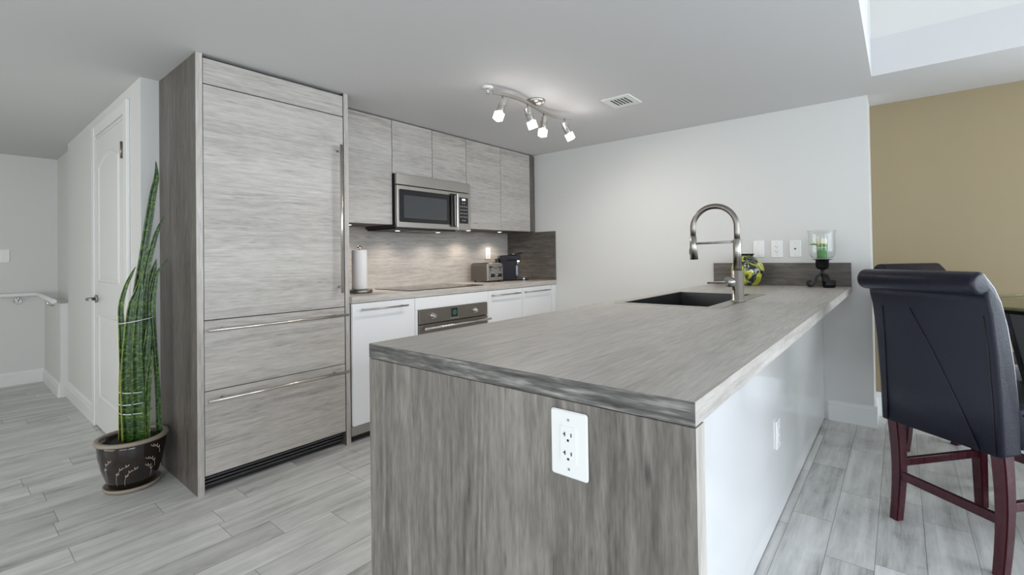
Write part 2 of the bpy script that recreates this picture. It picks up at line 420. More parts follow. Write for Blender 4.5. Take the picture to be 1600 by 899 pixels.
# west wall with two unseen windows added for fill light, south wall with tall windows (behind the camera)
bm = BM()
box(bm, W_X-0.1, W_X, S_Y, -2.7, 0, TOP); box(bm, W_X-0.1, W_X, 0.7, 1.9, 0, TOP); box(bm, W_X-0.1, W_X, -2.7, 0.7, 0, 0.3); box(bm, W_X-0.1, W_X, -2.7, 0.7, 2.0, TOP); box(bm, W_X-0.1, W_X, 4.3, 6.58, 0, H); box(bm, W_X-0.1, W_X, 1.9, 4.3, 0, 0.3); box(bm, W_X-0.1, W_X, 1.9, 4.3, 2.1, H+0.22)
struct('wall_west', bm, wall_w)
bm = BM()
box(bm, W_X-0.1, -2.3, S_Y-0.1, S_Y, 0, TOP); box(bm, 0.3, 1.1, S_Y-0.1, S_Y, 0, TOP); box(bm, 4.0, XO+0.1, S_Y-0.1, S_Y, 0, TOP)
box(bm, -2.3, 0.3, S_Y-0.1, S_Y, 0, 0.12); box(bm, -2.3, 0.3, S_Y-0.1, S_Y, 2.5, TOP); box(bm, 1.1, 4.0, S_Y-0.1, S_Y, 0, 0.12); box(bm, 1.1, 4.0, S_Y-0.1, S_Y, 2.5, TOP)
struct('wall_south', bm, wall_w)
def window(n, axis, a0, a1, z0, z1, at, mull, rails):
    bm = BM(); d = 0.03; w = 0.05
    def bx(u0, u1, q0, q1, t=d):
        if axis == 0: box(bm, u0, u1, at-t, at+t, q0, q1)
        else: box(bm, at-t, at+t, u0, u1, q0, q1)
    bx(a0, a0+w, z0, z1); bx(a1-w, a1, z0, z1); bx(a0+w, a1-w, z0, z0+w); bx(a0+w, a1-w, z1-w, z1)
    for i in range(1, mull): u = a0+(a1-a0)*i/mull; bx(u-w/2, u+w/2, z0+w, z1-w, d*0.9)
    for q in rails: bx(a0+w, a1-w, q-w/2, q+w/2, d*0.8)
    fr = struct('window_%d' % n, bm, trim_w)
    fr['_o'] = tuple(fr.location)
    bm = BM()
    if axis == 0: box(bm, a0+w, a1-w, at-0.003, at+0.003, z0+w, z1-w)
    else: box(bm, at-0.003, at+0.003, a0+w, a1-w, z0+w, z1-w)
    obj('window_pane', bm, pane_m, fr)
window(1, 0, 1.1, 4.0, 0.12, 2.5, S_Y-0.05, 3, ())
window(2, 0, -2.3, 0.3, 0.12, 2.5, S_Y-0.05, 3, ())
window(4, 1, -2.7, 0.7, 0.3, 2.0, W_X-0.05, 3, ())  # invented living-room window, added to brighten west-facing surfaces
window(5, 1, -3.1, -1.3, 0.3, 2.1, XO+0.05, 2, ())  # unseen east window, added to brighten the dining side
window(3, 1, 1.9, 4.3, 0.3, 2.1, W_X-0.05, 2, ())  # unseen hallway-side window, added for soft fill light
def baseboard(name, prof_dir, axis, a, b, at, h=0.135):
    """stepped profile baseboard; at = wall plane, prof_dir = sign it projects"""
    s = prof_dir
    pts = [(at, 0), (at+s*0.016, 0), (at+s*0.016, h-0.045), (at+s*0.013, h-0.038), (at+s*0.013, h-0.022), (at+s*0.006, h-0.006), (at+s*0.005, h), (at, h)]
    bm = BM(); prism(bm, pts, axis, a, b); return struct(name, bm, trim_w)
# the profile's first coordinate is x for runs along y, y for runs along x
baseboard('baseboard_right', -1, 1, YE-0.016, 0.4, XW)
baseboard('baseboard_right_end', -1, 0, XW, XO-0.016, YE)
baseboard('baseboard_dining', -1, 1, S_Y, YE-0.001, XO, 0.16)
baseboard('baseboard_left', -1, 1, 4.48, 5.546, XD)
baseboard('baseboard_left_end', -1, 1, YB, 3.43, XD)
baseboard('baseboard_far', -1, 0, W_X, 0.67, 6.476, 0.125)
baseboard('baseboard_stair', -1, 1, 5.56, 6.46, 0.67, 0.125)
baseboard('baseboard_back', -1, 0, XD-0.0, 0.80, YB)
# door casing and the panel door
bm = BM()
for (y0, y1, z1) in ((DY1+0.002, DY1+0.082, DZ+0.085), (DY0-0.12, DY0-0.04, DZ+0.085)):
    box(bm, XD-0.018, XD, y0, y1, 0, z1, 0.004)
box(bm, XD-0.008, XD, DY0-0.04, DY0, 0, DZ+0.02, 0.002)
box(bm, XD-0.014, XD, DY0-0.04, DY1+0.002, DZ+0.02, DZ+0.085, 0.004)
struct('trim_1', bm, trim_w)
bm = BM(); d0 = XD-0.008
box(bm, d0, d0+0.035, DY0+0.003, DY1-0.004, 0.012, DZ-0.012)
dr = struct('door_1', bm, door_w); dr['_o'] = tuple(dr.location)
def raised_panel(y0, y1, z0, z1, arch=0.0):
    def outline(i):
        a = [(y0+i, z0+i), (y1-i, z0+i), (y1-i, z1-i-arch)]
        if arch:
            for k in range(1, 10):
                t = k/10; a.append((y1-i + (y0-y1+2*i)*t, z1-i-arch + arch*math.sin(PI*t)))
        a.append((y0+i, z1-i-arch)); return a
    bm = BM()
    rings = [(0, d0+0.003), (0.001, d0-0.002), (0.010, d0-0.007), (0.020, d0-0.006), (0.030, d0-0.001), (0.055, d0-0.003)]
    V = [[bm.verts.new((x, p[0], p[1])) for p in outline(i)] for i, x in rings]; n = len(V[0])
    for r in range(len(V)-1):
        for k in range(n): j = (k+1) % n; bm.faces.new((V[r][k], V[r][j], V[r+1][j], V[r+1][k]))
    bm.faces.new(V[-1]); bm.faces.new(list(reversed(V[0])))
    bmesh.ops.recalc_face_normals(bm, faces=bm.faces[:])
    return bm
obj('door_panel', raised_panel(3.70, 4.27, 1.01, 1.88, 0.06), door_w, dr)
obj('door_panel', raised_panel(3.70, 4.27, 0.21, 0.81), door_w, dr)
bm = BM()
tube(bm, [(d0, 4.335, 0.895), (d0-0.012, 4.335, 0.895)], 0.027, 20); tube(bm, [(d0-0.01, 4.335, 0.895), (d0-0.05, 4.335, 0.895), (d0-0.056, 4.32, 0.895), (d0-0.056, 4.22, 0.897)], [0.011, 0.011, 0.0105, 0.009], 12)
obj('door_handle', bm, steel_x, dr)
bm = BM(); box(bm, d0-0.006, d0+0.002, DY0+0.002, DY0+0.018, 1.775, 1.87); tube(bm, [(d0-0.008, DY0+0.006, 1.772), (d0-0.008, DY0+0.006, 1.873)], 0.006, 10)
obj('door_hinge', bm, steel_d, dr)

# ------------------------------------------------------------------ tall fridge unit
FX0, FX1, FY = 0.8045, 1.632, 2.653
fr = thing('refrigerator', 'tall built-in refrigerator clad in grey oak, reaching the ceiling', 'refrigerator', ((FX0+FX1)/2, 2.95, 0))
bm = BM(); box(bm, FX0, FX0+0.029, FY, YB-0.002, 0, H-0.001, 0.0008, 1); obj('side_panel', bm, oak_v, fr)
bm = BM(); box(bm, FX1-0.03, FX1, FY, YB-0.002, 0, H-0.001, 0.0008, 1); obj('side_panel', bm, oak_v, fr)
for a_ in (FX0, FX1-0.03): bm = BM(); box(bm, a_, a_+(0.029 if a_ == FX0 else 0.03), FY-0.001, FY-0.0001, 0, H-0.001); obj('edge_band', bm, oak_ve, fr)  # pale strip paints the window light on the panel's front edge
bm = BM(); box(bm, FX0+0.03, FX1-0.031, FY+0.03, YB-0.01, 0.1, H-0.004); obj('carcass', bm, carc, fr)
dx0, dx1 = FX0+0.0325, FX1-0.0335
def front(name, z0, z1, parent=fr, m=oak_h):
    bm = BM(); box(bm, dx0, dx1, FY+0.002, FY+0.026, z0, z1, 0.0012, 1); return obj(name, bm, m, parent)
front('top_panel', 2.0315, 2.158)
fd = front('door', 0.854, 2.0265)
bar_handle('handle', (1.560, FY-0.042, 0.942), (1.560, FY-0.042, 1.842), (0, -1, 0), fd, bar_m, 0.0085, 0.035, 0.042)
for z0, z1, hz in ((0.5035, 0.8495, 0.806), (0.087, 0.4995, 0.460)):
    dw = front('drawer', z0, z1)
    bar_handle('handle', (0.839, FY-0.042, hz), (1.598, FY-0.042, hz), (0, -1, 0), dw, bar_m, 0.0085, 0.075, 0.042)
bm = BM(); box(bm, dx0, dx1, FY+0.06, FY+0.075, 0.0, 0.082); tg = obj('toe_grille', bm, carc, fr)
grille_m = plain('grille_grey', srgb(96, 96, 98), 0.35, metal=0.7)
for z in (0.028, 0.045, 0.062): bm = BM(); box(bm, dx0, dx1, FY+0.03, FY+0.0595, z, z+0.009, 0.001, 1); obj('grille_slat', bm, grille_m, tg)

# ------------------------------------------------------------------ wall cabinets
UY, UZ = 2.878, 1.395
g = 0.0026
def wall_cab(label, x0, x1, doors, z0, filler=None, puck=()):
    t = thing('wall_cabinet', label, 'cabinet', ((x0+x1)/2, (UY+YB)/2, z0), group='grey oak wall cabinets')
    bm = BM(); box(bm, x0+0.001, x1-0.001, UY+0.021, YB-0.0115, z0, H-0.003); obj('body', bm, carc if z0 > UZ else plain('cabinet_underside', srgb(78, 74, 70), 0.5) if 'cabinet_underside' not in MATS else MATS['cabinet_underside'], t)
    for a, b in doors:
        bm = BM(); box(bm, a+g, b-g, UY, UY+0.02, z0, H-0.010, 0.001, 1); obj('door', bm, oak_h, t)
    if filler:
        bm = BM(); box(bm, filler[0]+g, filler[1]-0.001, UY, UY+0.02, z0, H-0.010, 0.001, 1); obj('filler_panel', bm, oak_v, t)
    for px, py in puck:
        bm = BM(); lathe(bm, [(0.030, z0-0.003), (0.032, z0-0.002), (0.032, z0)], (px, py), 24); q = obj('puck_light', bm, steel_x, t)
        bm = BM(); lathe(bm, [(0.019, z0-0.0040), (0.019, z0-0.003)], (px, py), 24); obj('lens', bm, puck_on, q)
        l = bpy.data.lights.new('puck_lamp', 'SPOT'); l.energy = 5.5; l.color = (1, 0.88, 0.76); l.spot_size = 2.3; l.spot_blend = 0.8; l.shadow_soft_size = 0.025
        lo = bpy.data.objects.new('puck_lamp', l); COL.objects.link(lo); lo.location = (px-t.location.x, py-t.location.y, z0-0.012-t.location.z); lo.parent = t
wall_cab('grey oak wall cabinet with one door, between refrigerator and microwave', FX1+0.001, 2.128, [(FX1+0.001, 2.128)], UZ, puck=[(1.88, 3.06)])
wall_cab('short grey oak wall cabinet with two doors above the microwave', 2.128, 2.899, [(2.128, 2.516), (2.516, 2.899)], 1.776)
wall_cab('grey oak wall cabinet with two doors right of the microwave, by the white wall', 2.899, XW-0.001, [(2.899, 3.352), (3.352, 3.804)], UZ, (3.804, XW-0.002), puck=[(3.12, 3.08), (3.56, 3.08)])

# ------------------------------------------------------------------ microwave
MX0, MX1, MY, MZ0, MZ1 = 2.131, 2.896, 2.828, 1.374, 1.772
mw = thing('microwave', 'stainless steel microwave mounted under the short wall cabinet', 'microwave', (2.5135, 3.03, MZ0))
bm = BM(); box(bm, MX0+0.004, MX1-0.004, MY+0.028, YB-0.012, MZ0+0.004, MZ1, 0.003); obj('body', bm, plain('microwave_case', srgb(72, 68, 64), 0.4, metal=0.6), mw)
bm = BM(); box(bm, MX0, MX1, MY+0.002, MY+0.027, MZ1-0.081, MZ1, 0.003); obj('vent_panel', bm, steel_x, mw)
bm = BM(); box(bm, MX0, 2.7405, MY, MY+0.027, MZ0, MZ1-0.086, 0.004); md = obj('door', bm, steel_x, mw)
def rrect(x0, x1, z0, z1, r, n=6):
    p = []
    for cx, cz, a in ((x1-r, z0+r, -90), (x1-r, z1-r, 0), (x0+r, z1-r, 90), (x0+r, z0+r, 180)):
        for k in range(n+1): t = math.radians(a+90*k/n); p.append((cx+r*math.cos(t), cz+r*math.sin(t)))
    return p
bm = BM(); prism(bm, rrect(2.150, 2.690, 1.414, 1.657, 0.012), 1, MY-0.003, MY+0.002); wn_ = obj('black_frame', bm, blackg, md)
bm = BM(); prism(bm, rrect(2.190, 2.618, 1.446, 1.615, 0.004), 1, MY-0.0042, MY-0.002); obj('window', bm, screen, md)
bm = BM(); prism(bm, rrect(2.697, 2.719, 1.392, 1.672, 0.004), 1, MY-0.042, MY-0.026, 0.003)
box(bm, 2.699, 2.717, MY-0.03, MY+0.002, 1.655, 1.668, 0.002); box(bm, 2.699, 2.717, MY-0.03, MY+0.002, 1.396, 1.409, 0.002)
obj('handle', bm, chrome, md)
bm = BM(); prism(bm, rrect(2.655, 2.6965, 1.398, 1.668, 0.006), 1, MY-0.012, MY-0.003); obj('handle_back', bm, blackg, md)
bm = BM(); box(bm, 2.7435, MX1, MY, MY+0.027, MZ0, MZ1-0.086, 0.004); mc = obj('control_panel', bm, steel_x, mw)
bm = BM(); prism(bm, rrect(2.756, 2.862, 1.430, 1.648, 0.006), 1, MY-0.003, MY+0.002); kp = obj('keypad', bm, blackg, mc)
bm = BM(); box(bm, 2.79, 2.83, MY-0.004, MY-0.002, 1.622, 1.638); obj('display', bm, lcd, kp)
for r in range(6):
    for c in range(4):
        if r == 0 and c in (0, 3): continue
        if r == 5 and c in (0, 3): continue
        x = 2.775+c*0.023; z = 1.601-r*0.029; bm = BM(); box(bm, x-0.0045, x+0.0045, MY-0.004, MY-0.002, z-0.0045, z+0.0045); obj('key', bm, keys, kp)
bm = BM(); box(bm, MX0+0.01, MX1-0.15, MY+0.03, YB-0.03, MZ0-0.012, MZ0+0.004, 0.003); mu = obj('underside_hood', bm, blackm, mw)
bm = BM(); box(bm, 2.36, 2.48, 2.90, 3.15, MZ0-0.0145, MZ0-0.011); obj('grease_filter', bm, steel_d, mu)
bm = BM(); box(bm, 2.52, 2.64, 2.90, 3.15, MZ0-0.0145, MZ0-0.011); obj('grease_filter', bm, steel_d, mu)

for hx_ in (2.30, 2.72):
    bm = BM(); lathe(bm, [(0.018, MZ0-0.0132), (0.018, MZ0-0.0118)], (hx_, 3.05), 20); obj('hood_light', bm, puck_on, mu)
    l = bpy.data.lights.new('hood_lamp', 'SPOT'); l.energy = 5.0; l.color = (1, 0.9, 0.83); l.spot_size = 2.5; l.spot_blend = 0.8; l.shadow_soft_size = 0.03
    lo = bpy.data.objects.new('hood_lamp', l); COL.objects.link(lo); lo.parent = mw; lo.location = (hx_-2.5135, 3.05-3.03, -0.022)

# ------------------------------------------------------------------ base cabinets, oven, worktop, cooktop
BY = 2.632; CZ = 0.911; CT = 0.042; DZ1 = CZ-CT-0.003
def base_cab(label, x0, x1, doors, handles, filler=None):
    t = thing('base_cabinet', label, 'cabinet', ((x0+x1)/2, 2.94, 0), group='white base cabinets')
    bm = BM(); box(bm, x0+0.001, x1-0.001, BY+0.022, YB-0.012, 0.107, DZ1-0.001); obj('body', bm, carc, t)
    for (a, b), h in zip(doors, handles):
        bm = BM(); box(bm, a+g, b-g, BY, BY+0.02, 0.107, DZ1, 0.0012, 1); d = obj('door', bm, lacq, t)
        if h: bar_handle('handle', (h[0], BY-0.035, 0.826), (h[1], BY-0.035, 0.826), (0, -1, 0), d, steel_x, 0.0055, 0.03, 0.035)
    if filler: bm = BM(); box(bm, filler[0]+g, filler[1]-0.001, BY, BY+0.02, 0.107, DZ1, 0.001, 1); obj('filler_panel', bm, lacq, t)
    bm = BM(); box(bm, x0, x1, BY+0.012, BY+0.062, 0.045, 0.104); obj('toe_kick', bm, alum, t); bm = BM(); box(bm, x0, x1, BY+0.05, BY+0.062, 0.0, 0.045); obj('plinth', bm, carc, t)
    return t
base_cab('white lacquer base cabinet with one wide handled door beside the refrigerator', FX1+0.001, 2.1265, [(FX1+0.003, 2.1265)], [(1.678, 2.043)])
base_cab('white lacquer base cabinet with two handled doors right of the oven', 2.8865, XW-0.001, [(2.8865, 3.343), (3.343, 3.797)], [(2.908, 3.282), (3.356, 3.736)], (3.797, XW-0.002))
oc = thing('oven_housing', 'white lacquer surround framing the built-in oven', 'cabinet', (2.507, 2.94, 0))
bm = BM(); box(bm, 2.1275, 2.8855, BY, BY+0.02, 0.779, DZ1, 0.001, 1); obj('top_rail', bm, lacq, oc)
bm = BM(); box(bm, 2.1275, 2.1505, BY, BY+0.02, 0.107, 0.778, 0.001, 1); obj('stile', bm, lacq, oc)
bm = BM(); box(bm, 2.8655, 2.8855, BY, BY+0.02, 0.107, 0.778, 0.001, 1); obj('stile', bm, lacq, oc)
bm = BM(); box(bm, 2.1515, 2.8645, BY, BY+0.02, 0.107, 0.182, 0.001, 1); obj('bottom_rail', bm, lacq, oc)
bm = BM(); box(bm, 2.1275, 2.8855, BY+0.012, BY+0.062, 0.045, 0.104); obj('toe_kick', bm, alum, oc); bm = BM(); box(bm, 2.1275, 2.8855, BY+0.05, BY+0.062, 0, 0.045); obj('plinth', bm, carc, oc)
bm = BM(); box(bm, 2.1285, 2.1495, BY+0.022, YB-0.012, 0.107, DZ1-0.001); obj('side', bm, carc, oc)
bm = BM(); box(bm, 2.8665, 2.8845, BY+0.022, YB-0.012, 0.107, DZ1-0.001); obj('side', bm, carc, oc)
ov = thing('oven', 'built-in stainless steel oven under the cooktop', 'oven', (2.508, 2.9, 0.184))
OY = BY-0.012
bm = BM(); box(bm, 2.156, 2.860, OY+0.024, 3.2, 0.190, 0.772); obj('body', bm, carc, ov)
bm = BM(); box(bm, 2.1525, 2.8635, OY, OY+0.022, 0.677, 0.777, 0.002); cp = obj('control_panel', bm, steel_d, ov)
for kx in (2.276, 2.712):
    bm = BM(); tube(bm, [(kx, OY, 0.727), (kx, OY-0.006, 0.727)], 0.021, 24); tube(bm, [(kx, OY-0.005, 0.727), (kx, OY-0.028, 0.727)], [0.016, 0.0135], 24); kn = obj('knob', bm, chrome, cp)
bm = BM(); box(bm, 2.462, 2.524, OY-0.0015, OY+0.001, 0.700, 0.764); ck = obj('clock', bm, blackg, cp)
bm = BM(); tube(bm, [(2.493, OY-0.001, 0.732), (2.493, OY-0.003, 0.732)], 0.022, 24); obj('clock_face', bm, clockm, ck)
for k in range(5): x = 2.455+k*0.019; bm = BM(); box(bm, x-0.005, x+0.005, OY-0.002, OY+0.001, 0.688, 0.6925); obj('clock_button', bm, keys, cp)
bm = BM(); box(bm, 2.1525, 2.8635, OY, OY+0.022, 0.186, 0.670, 0.002); od = obj('door', bm, steel_d, ov)
bm = BM(); prism(bm, rrect(2.23, 2.79, 0.27, 0.60, 0.01), 1, OY-0.002, OY+0.001); obj('window', bm, blackg, od)
bar_handle('handle', (2.168, OY-0.05, 0.648), (2.85, OY-0.05, 0.648), (0, -1, 0), od, chrome, 0.009, 0.03, 0.05)
bm = BM(); box(bm, FX1+0.001, XW-0.001, 2.627, YB-0.0115, CZ-CT, CZ, 0.002); wt = obj('worktop', bm, oak_top); tag(wt, 'thin grey oak worktop running along the kitchen wall', 'worktop')
bm = BM(); box(bm, FX1+0.001, XW-0.0125, 3.2405, YB-0.0005, CZ+0.0005, 1.42); bs = obj('backsplash', bm, oak_h); tag(bs, 'grey oak backsplash panel behind the cooktop and toaster', 'backsplash')
bm = BM(); box(bm, XW-0.012, XW-0.0005, 2.628, 3.2395, CZ+0.0005, UZ-0.002); ss = obj('side_splash', bm, oak_y); tag(ss, 'grey oak splash panel, painted darker for shade, on the side wall beside the coffee machine', 'backsplash')
ct = thing('cooktop', 'flat black glass cooktop set into the worktop along the kitchen wall', 'cooktop', (2.53, 2.91, CZ))
bm = BM(); prism(bm, rrect(2.134, 2.896, 2.688, 3.127, 0.008), 2, CZ, CZ+0.005, 0.001, 1); gl = obj('glass', bm, blackg, ct)
for cx, cy, r in ((2.31, 2.81, 0.085), (2.31, 3.01, 0.07), (2.70, 2.82, 0.07), (2.70, 3.01, 0.085)):
    bm = BM(); lathe(bm, [(r, CZ+0.0051), (r, CZ+0.0056), (r-0.003, CZ+0.0056), (r-0.003, CZ+0.0051)], (cx, cy), 32, close=True); obj('burner_ring', bm, keys, gl)

# ------------------------------------------------------------------ peninsula
PX0, PZ, PT = 0.7538, 0.914, 0.039
PY0, PY1 = 0.2527, 1.132
pn = thing('kitchen_island', 'peninsula base with grey oak end panel and white back panel', 'kitchen island', (2.3, 0.75, 0))
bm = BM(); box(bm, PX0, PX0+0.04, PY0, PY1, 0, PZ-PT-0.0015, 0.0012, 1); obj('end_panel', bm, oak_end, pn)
bm = BM(); box(bm, PX0, PX0+0.04, PY0-0.001, PY0-0.0001, 0, PZ-PT-0.0015); obj('edge_band', bm, oak_ve, pn)  # lighter strip stands in for daylight on this edge of the panel
bm = BM(); box(bm, PX0+0.041, XW-0.001, 0.423, 0.443, 0.006, PZ-PT-0.002); obj('back_panel', bm, lacq, pn)
bm = BM(); box(bm, PX0+0.041, XW-0.001, 1.09, 1.11, 0.1, PZ-PT-0.002); obj('kitchen_side_panel', bm, lacq, pn)
bm = BM(); box(bm, PX0+0.041, XW-0.001, 1.05, 1.065, 0.0, 0.1); obj('toe_kick', bm, carc, pn); bm = BM(); box(bm, PX0+0.041, XW-0.001, 0.425, 0.44, 0, 0.006); obj('floor_gap', bm, carc, pn)
# worktop with the sink cut-out
SX0, SX1, SY0, SY1 = 2.13, 2.91, 0.65, 1.05
pt = thing('peninsula_worktop', 'thick grey oak worktop of the peninsula, with the sink', 'worktop', (2.3, 0.69, PZ-PT))
bm = BM(); z0, z1 = PZ-PT, PZ
xe = PX0+0.0015; ye = PY0+0.0015
xs = [xe, SX0, SX1, XW-0.001]; ys_ = [ye, SY0, SY1, PY1]
vt = {}
for i, x in enumerate(xs):
    for j, y in enumerate(ys_):
        for k, z in enumerate((z0, z1)): vt[i, j, k] = bm.verts.new((x, y, z))
for i in range(3):
    for j in range(3):
        if i == 1 and j == 1: continue
        bm.faces.new([vt[i, j, 1], vt[i+1, j, 1], vt[i+1, j+1, 1], vt[i, j+1, 1]]); bm.faces.new([vt[i, j, 0], vt[i, j+1, 0], vt[i+1, j+1, 0], vt[i+1, j, 0]])
for i in range(3):
    bm.faces.new([vt[i, 0, 0], vt[i+1, 0, 0], vt[i+1, 0, 1], vt[i, 0, 1]]); bm.faces.new([vt[i, 3, 0], vt[i, 3, 1], vt[i+1, 3, 1], vt[i+1, 3, 0]])
    bm.faces.new([vt[0, i, 0], vt[0, i, 1], vt[0, i+1, 1], vt[0, i+1, 0]]); bm.faces.new([vt[3, i, 0], vt[3, i+1, 0], vt[3, i+1, 1], vt[3, i, 1]])
bm.faces.new([vt[1, 1, 0], vt[1, 1, 1], vt[2, 1, 1], vt[2, 1, 0]]); bm.faces.new([vt[1, 2, 0], vt[2, 2, 0], vt[2, 2, 1], vt[1, 2, 1]])
bm.faces.new([vt[1, 1, 0], vt[1, 2, 0], vt[1, 2, 1], vt[1, 1, 1]]); bm.faces.new([vt[2, 1, 0], vt[2, 1, 1], vt[2, 2, 1], vt[2, 2, 0]])
bmesh.ops.recalc_face_normals(bm, faces=bm.faces[:])
obj('slab', bm, oak_top, pt)
bm = BM(); box(bm, PX0, PX0+0.0015, PY0, PY1, z0, z1, 0.0006, 1); obj('edge_band', bm, oak_edge_y, pt, 'streaked end edge of the worktop, painted darker for shade')
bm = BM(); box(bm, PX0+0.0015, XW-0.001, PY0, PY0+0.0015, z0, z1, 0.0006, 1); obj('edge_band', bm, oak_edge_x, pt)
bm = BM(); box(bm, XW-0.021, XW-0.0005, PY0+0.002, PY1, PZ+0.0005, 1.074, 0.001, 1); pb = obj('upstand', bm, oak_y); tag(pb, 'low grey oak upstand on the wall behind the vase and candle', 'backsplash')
# sink
sk = thing('sink', 'rectangular stainless steel sink with shade-darkened interior in the peninsula', 'sink', (2.52, 0.83, 0.7))
bm = BM()
FXa, FXb, FYa, FYb = 2.087, 2.95, 0.587, 1.078; zf = PZ+0.002
o_ = [(FXa, FYa), (FXb, FYa), (FXb, FYb), (FXa, FYb)]; i_ = [(SX0+.002, SY0+.002), (SX1-.002, SY0+.002), (SX1-.002, SY1-.002), (SX0+.002, SY1-.002)]
Vo0 = [bm.verts.new((*p, PZ+0.0003)) for p in o_]; Vo = [bm.verts.new((*p, zf)) for p in o_]; Vi = [bm.verts.new((*p, zf)) for p in i_]; Vi0 = [bm.verts.new((*p, PZ+0.0003)) for p in i_]
for k in range(4):
    j = (k+1) % 4
    for A, B in ((Vo0, Vo), (Vo, Vi), (Vi, Vi0), (Vi0, Vo0)): bm.faces.new((A[k], A[j], B[j], B[k]))
bmesh.ops.recalc_face_normals(bm, faces=bm.faces[:]); obj('flange', bm, steel_x, sk)
bm = BM()
T = [bm.verts.new((*p, PZ+0.0003)) for p in i_]; c = 0.012
b_ = [(SX0+c, SY0+c), (SX1-c, SY0+c), (SX1-c, SY1-c), (SX0+c, SY1-c)]
Bm = [bm.verts.new((p[0], p[1], 0.712)) for p in b_]; t2 = 0.0015
T2 = [bm.verts.new((p[0]+(-t2 if k in (0, 3) else t2), p[1]+(-t2 if k < 2 else t2), PZ+0.0003)) for k, p in enumerate(i_)]
B2 = [bm.verts.new((p[0]+(-t2 if k in (0, 3) else t2), p[1]+(-t2 if k < 2 else t2), 0.7105)) for k, p in enumerate(b_)]
for k in range(4):
    j = (k+1) % 4
    bm.faces.new((T[k], T[j], Bm[j], Bm[k])); bm.faces.new((T2[k], B2[k], B2[j], T2[j])); bm.faces.new((T[k], T2[k], T2[j], T[j]))
bm.faces.new(Bm); bm.faces.new(list(reversed(B2))); bmesh.ops.recalc_face_normals(bm, faces=bm.faces[:])
bs_ = obj('basin', bm, sink_in, sk, 'sink basin painted darker for shadow')
bm = BM(); lathe(bm, [(0.045, 0.7125), (0.045, 0.715), (0.03, 0.7155), (0.0, 0.714)], (2.52, 0.85), 24); obj('drain', bm, chrome, bs_)
# faucet
fc = thing('faucet', 'tall brushed nickel faucet with arched spout beside the sink', 'faucet', (2.475, 0.613, zf))
fx, fy = 2.475, 0.613
bm = BM(); lathe(bm, [(0.034, zf), (0.034, zf+0.004), (0.0275, zf+0.006), (0.0275, 1.062), (0.022, 1.064)], (fx, fy), 32); obj('base', bm, steel_z, fc)
bm = BM(); lathe(bm, [(0.019, 1.062), (0.019, 1.214), (0.016, 1.218)], (fx, fy), 28); obj('column', bm, steel_z, fc)
R = 0.105; zc = 1.28
pts = [(fx, fy, 1.214), (fx, fy, 1.25)] + [(fx, fy+R-R*math.cos(PI*k/24), zc+R*math.sin(PI*k/24)) for k in range(25)] + [(fx, fy+2*R, 1.232)]
bm = BM(); tube(bm, pts, 0.0135, 16); obj('spout', bm, steel_d, fc)
bm = BM(); tube(bm, [(fx, fy+2*R, 1.238), (fx, fy+2*R, 1.19), (fx, fy+2*R-0.003, 1.118)], [0.0165, 0.0175, 0.0195], 20); sh = obj('spray_head', bm, steel_z, fc)
bm = BM(); box(bm, fx-0.006, fx+0.006, fy+2*R+0.0135, fy+2*R+0.020, 1.145, 1.175, 0.003); obj('spray_button', bm, blackm, sh)
bm = BM(); tube(bm, [(fx, fy+0.01, 1.205), (fx, fy+2*R-0.012, 1.200)], 0.0055, 12); obj('support_arm', bm, steel_x, fc)
bm = BM(); tube(bm, [(fx-0.005, fy+0.010, 1.008), (fx-0.035, fy+0.045, 1.008)], 0.024, 24); obj('valve', bm, steel_x, fc)
bm = BM(); tube(bm, [(fx-0.028, fy+0.04, 1.01), (fx-0.028, fy+0.135, 1.002)], [0.006, 0.0048], 12); obj('lever', bm, steel_x, fc)

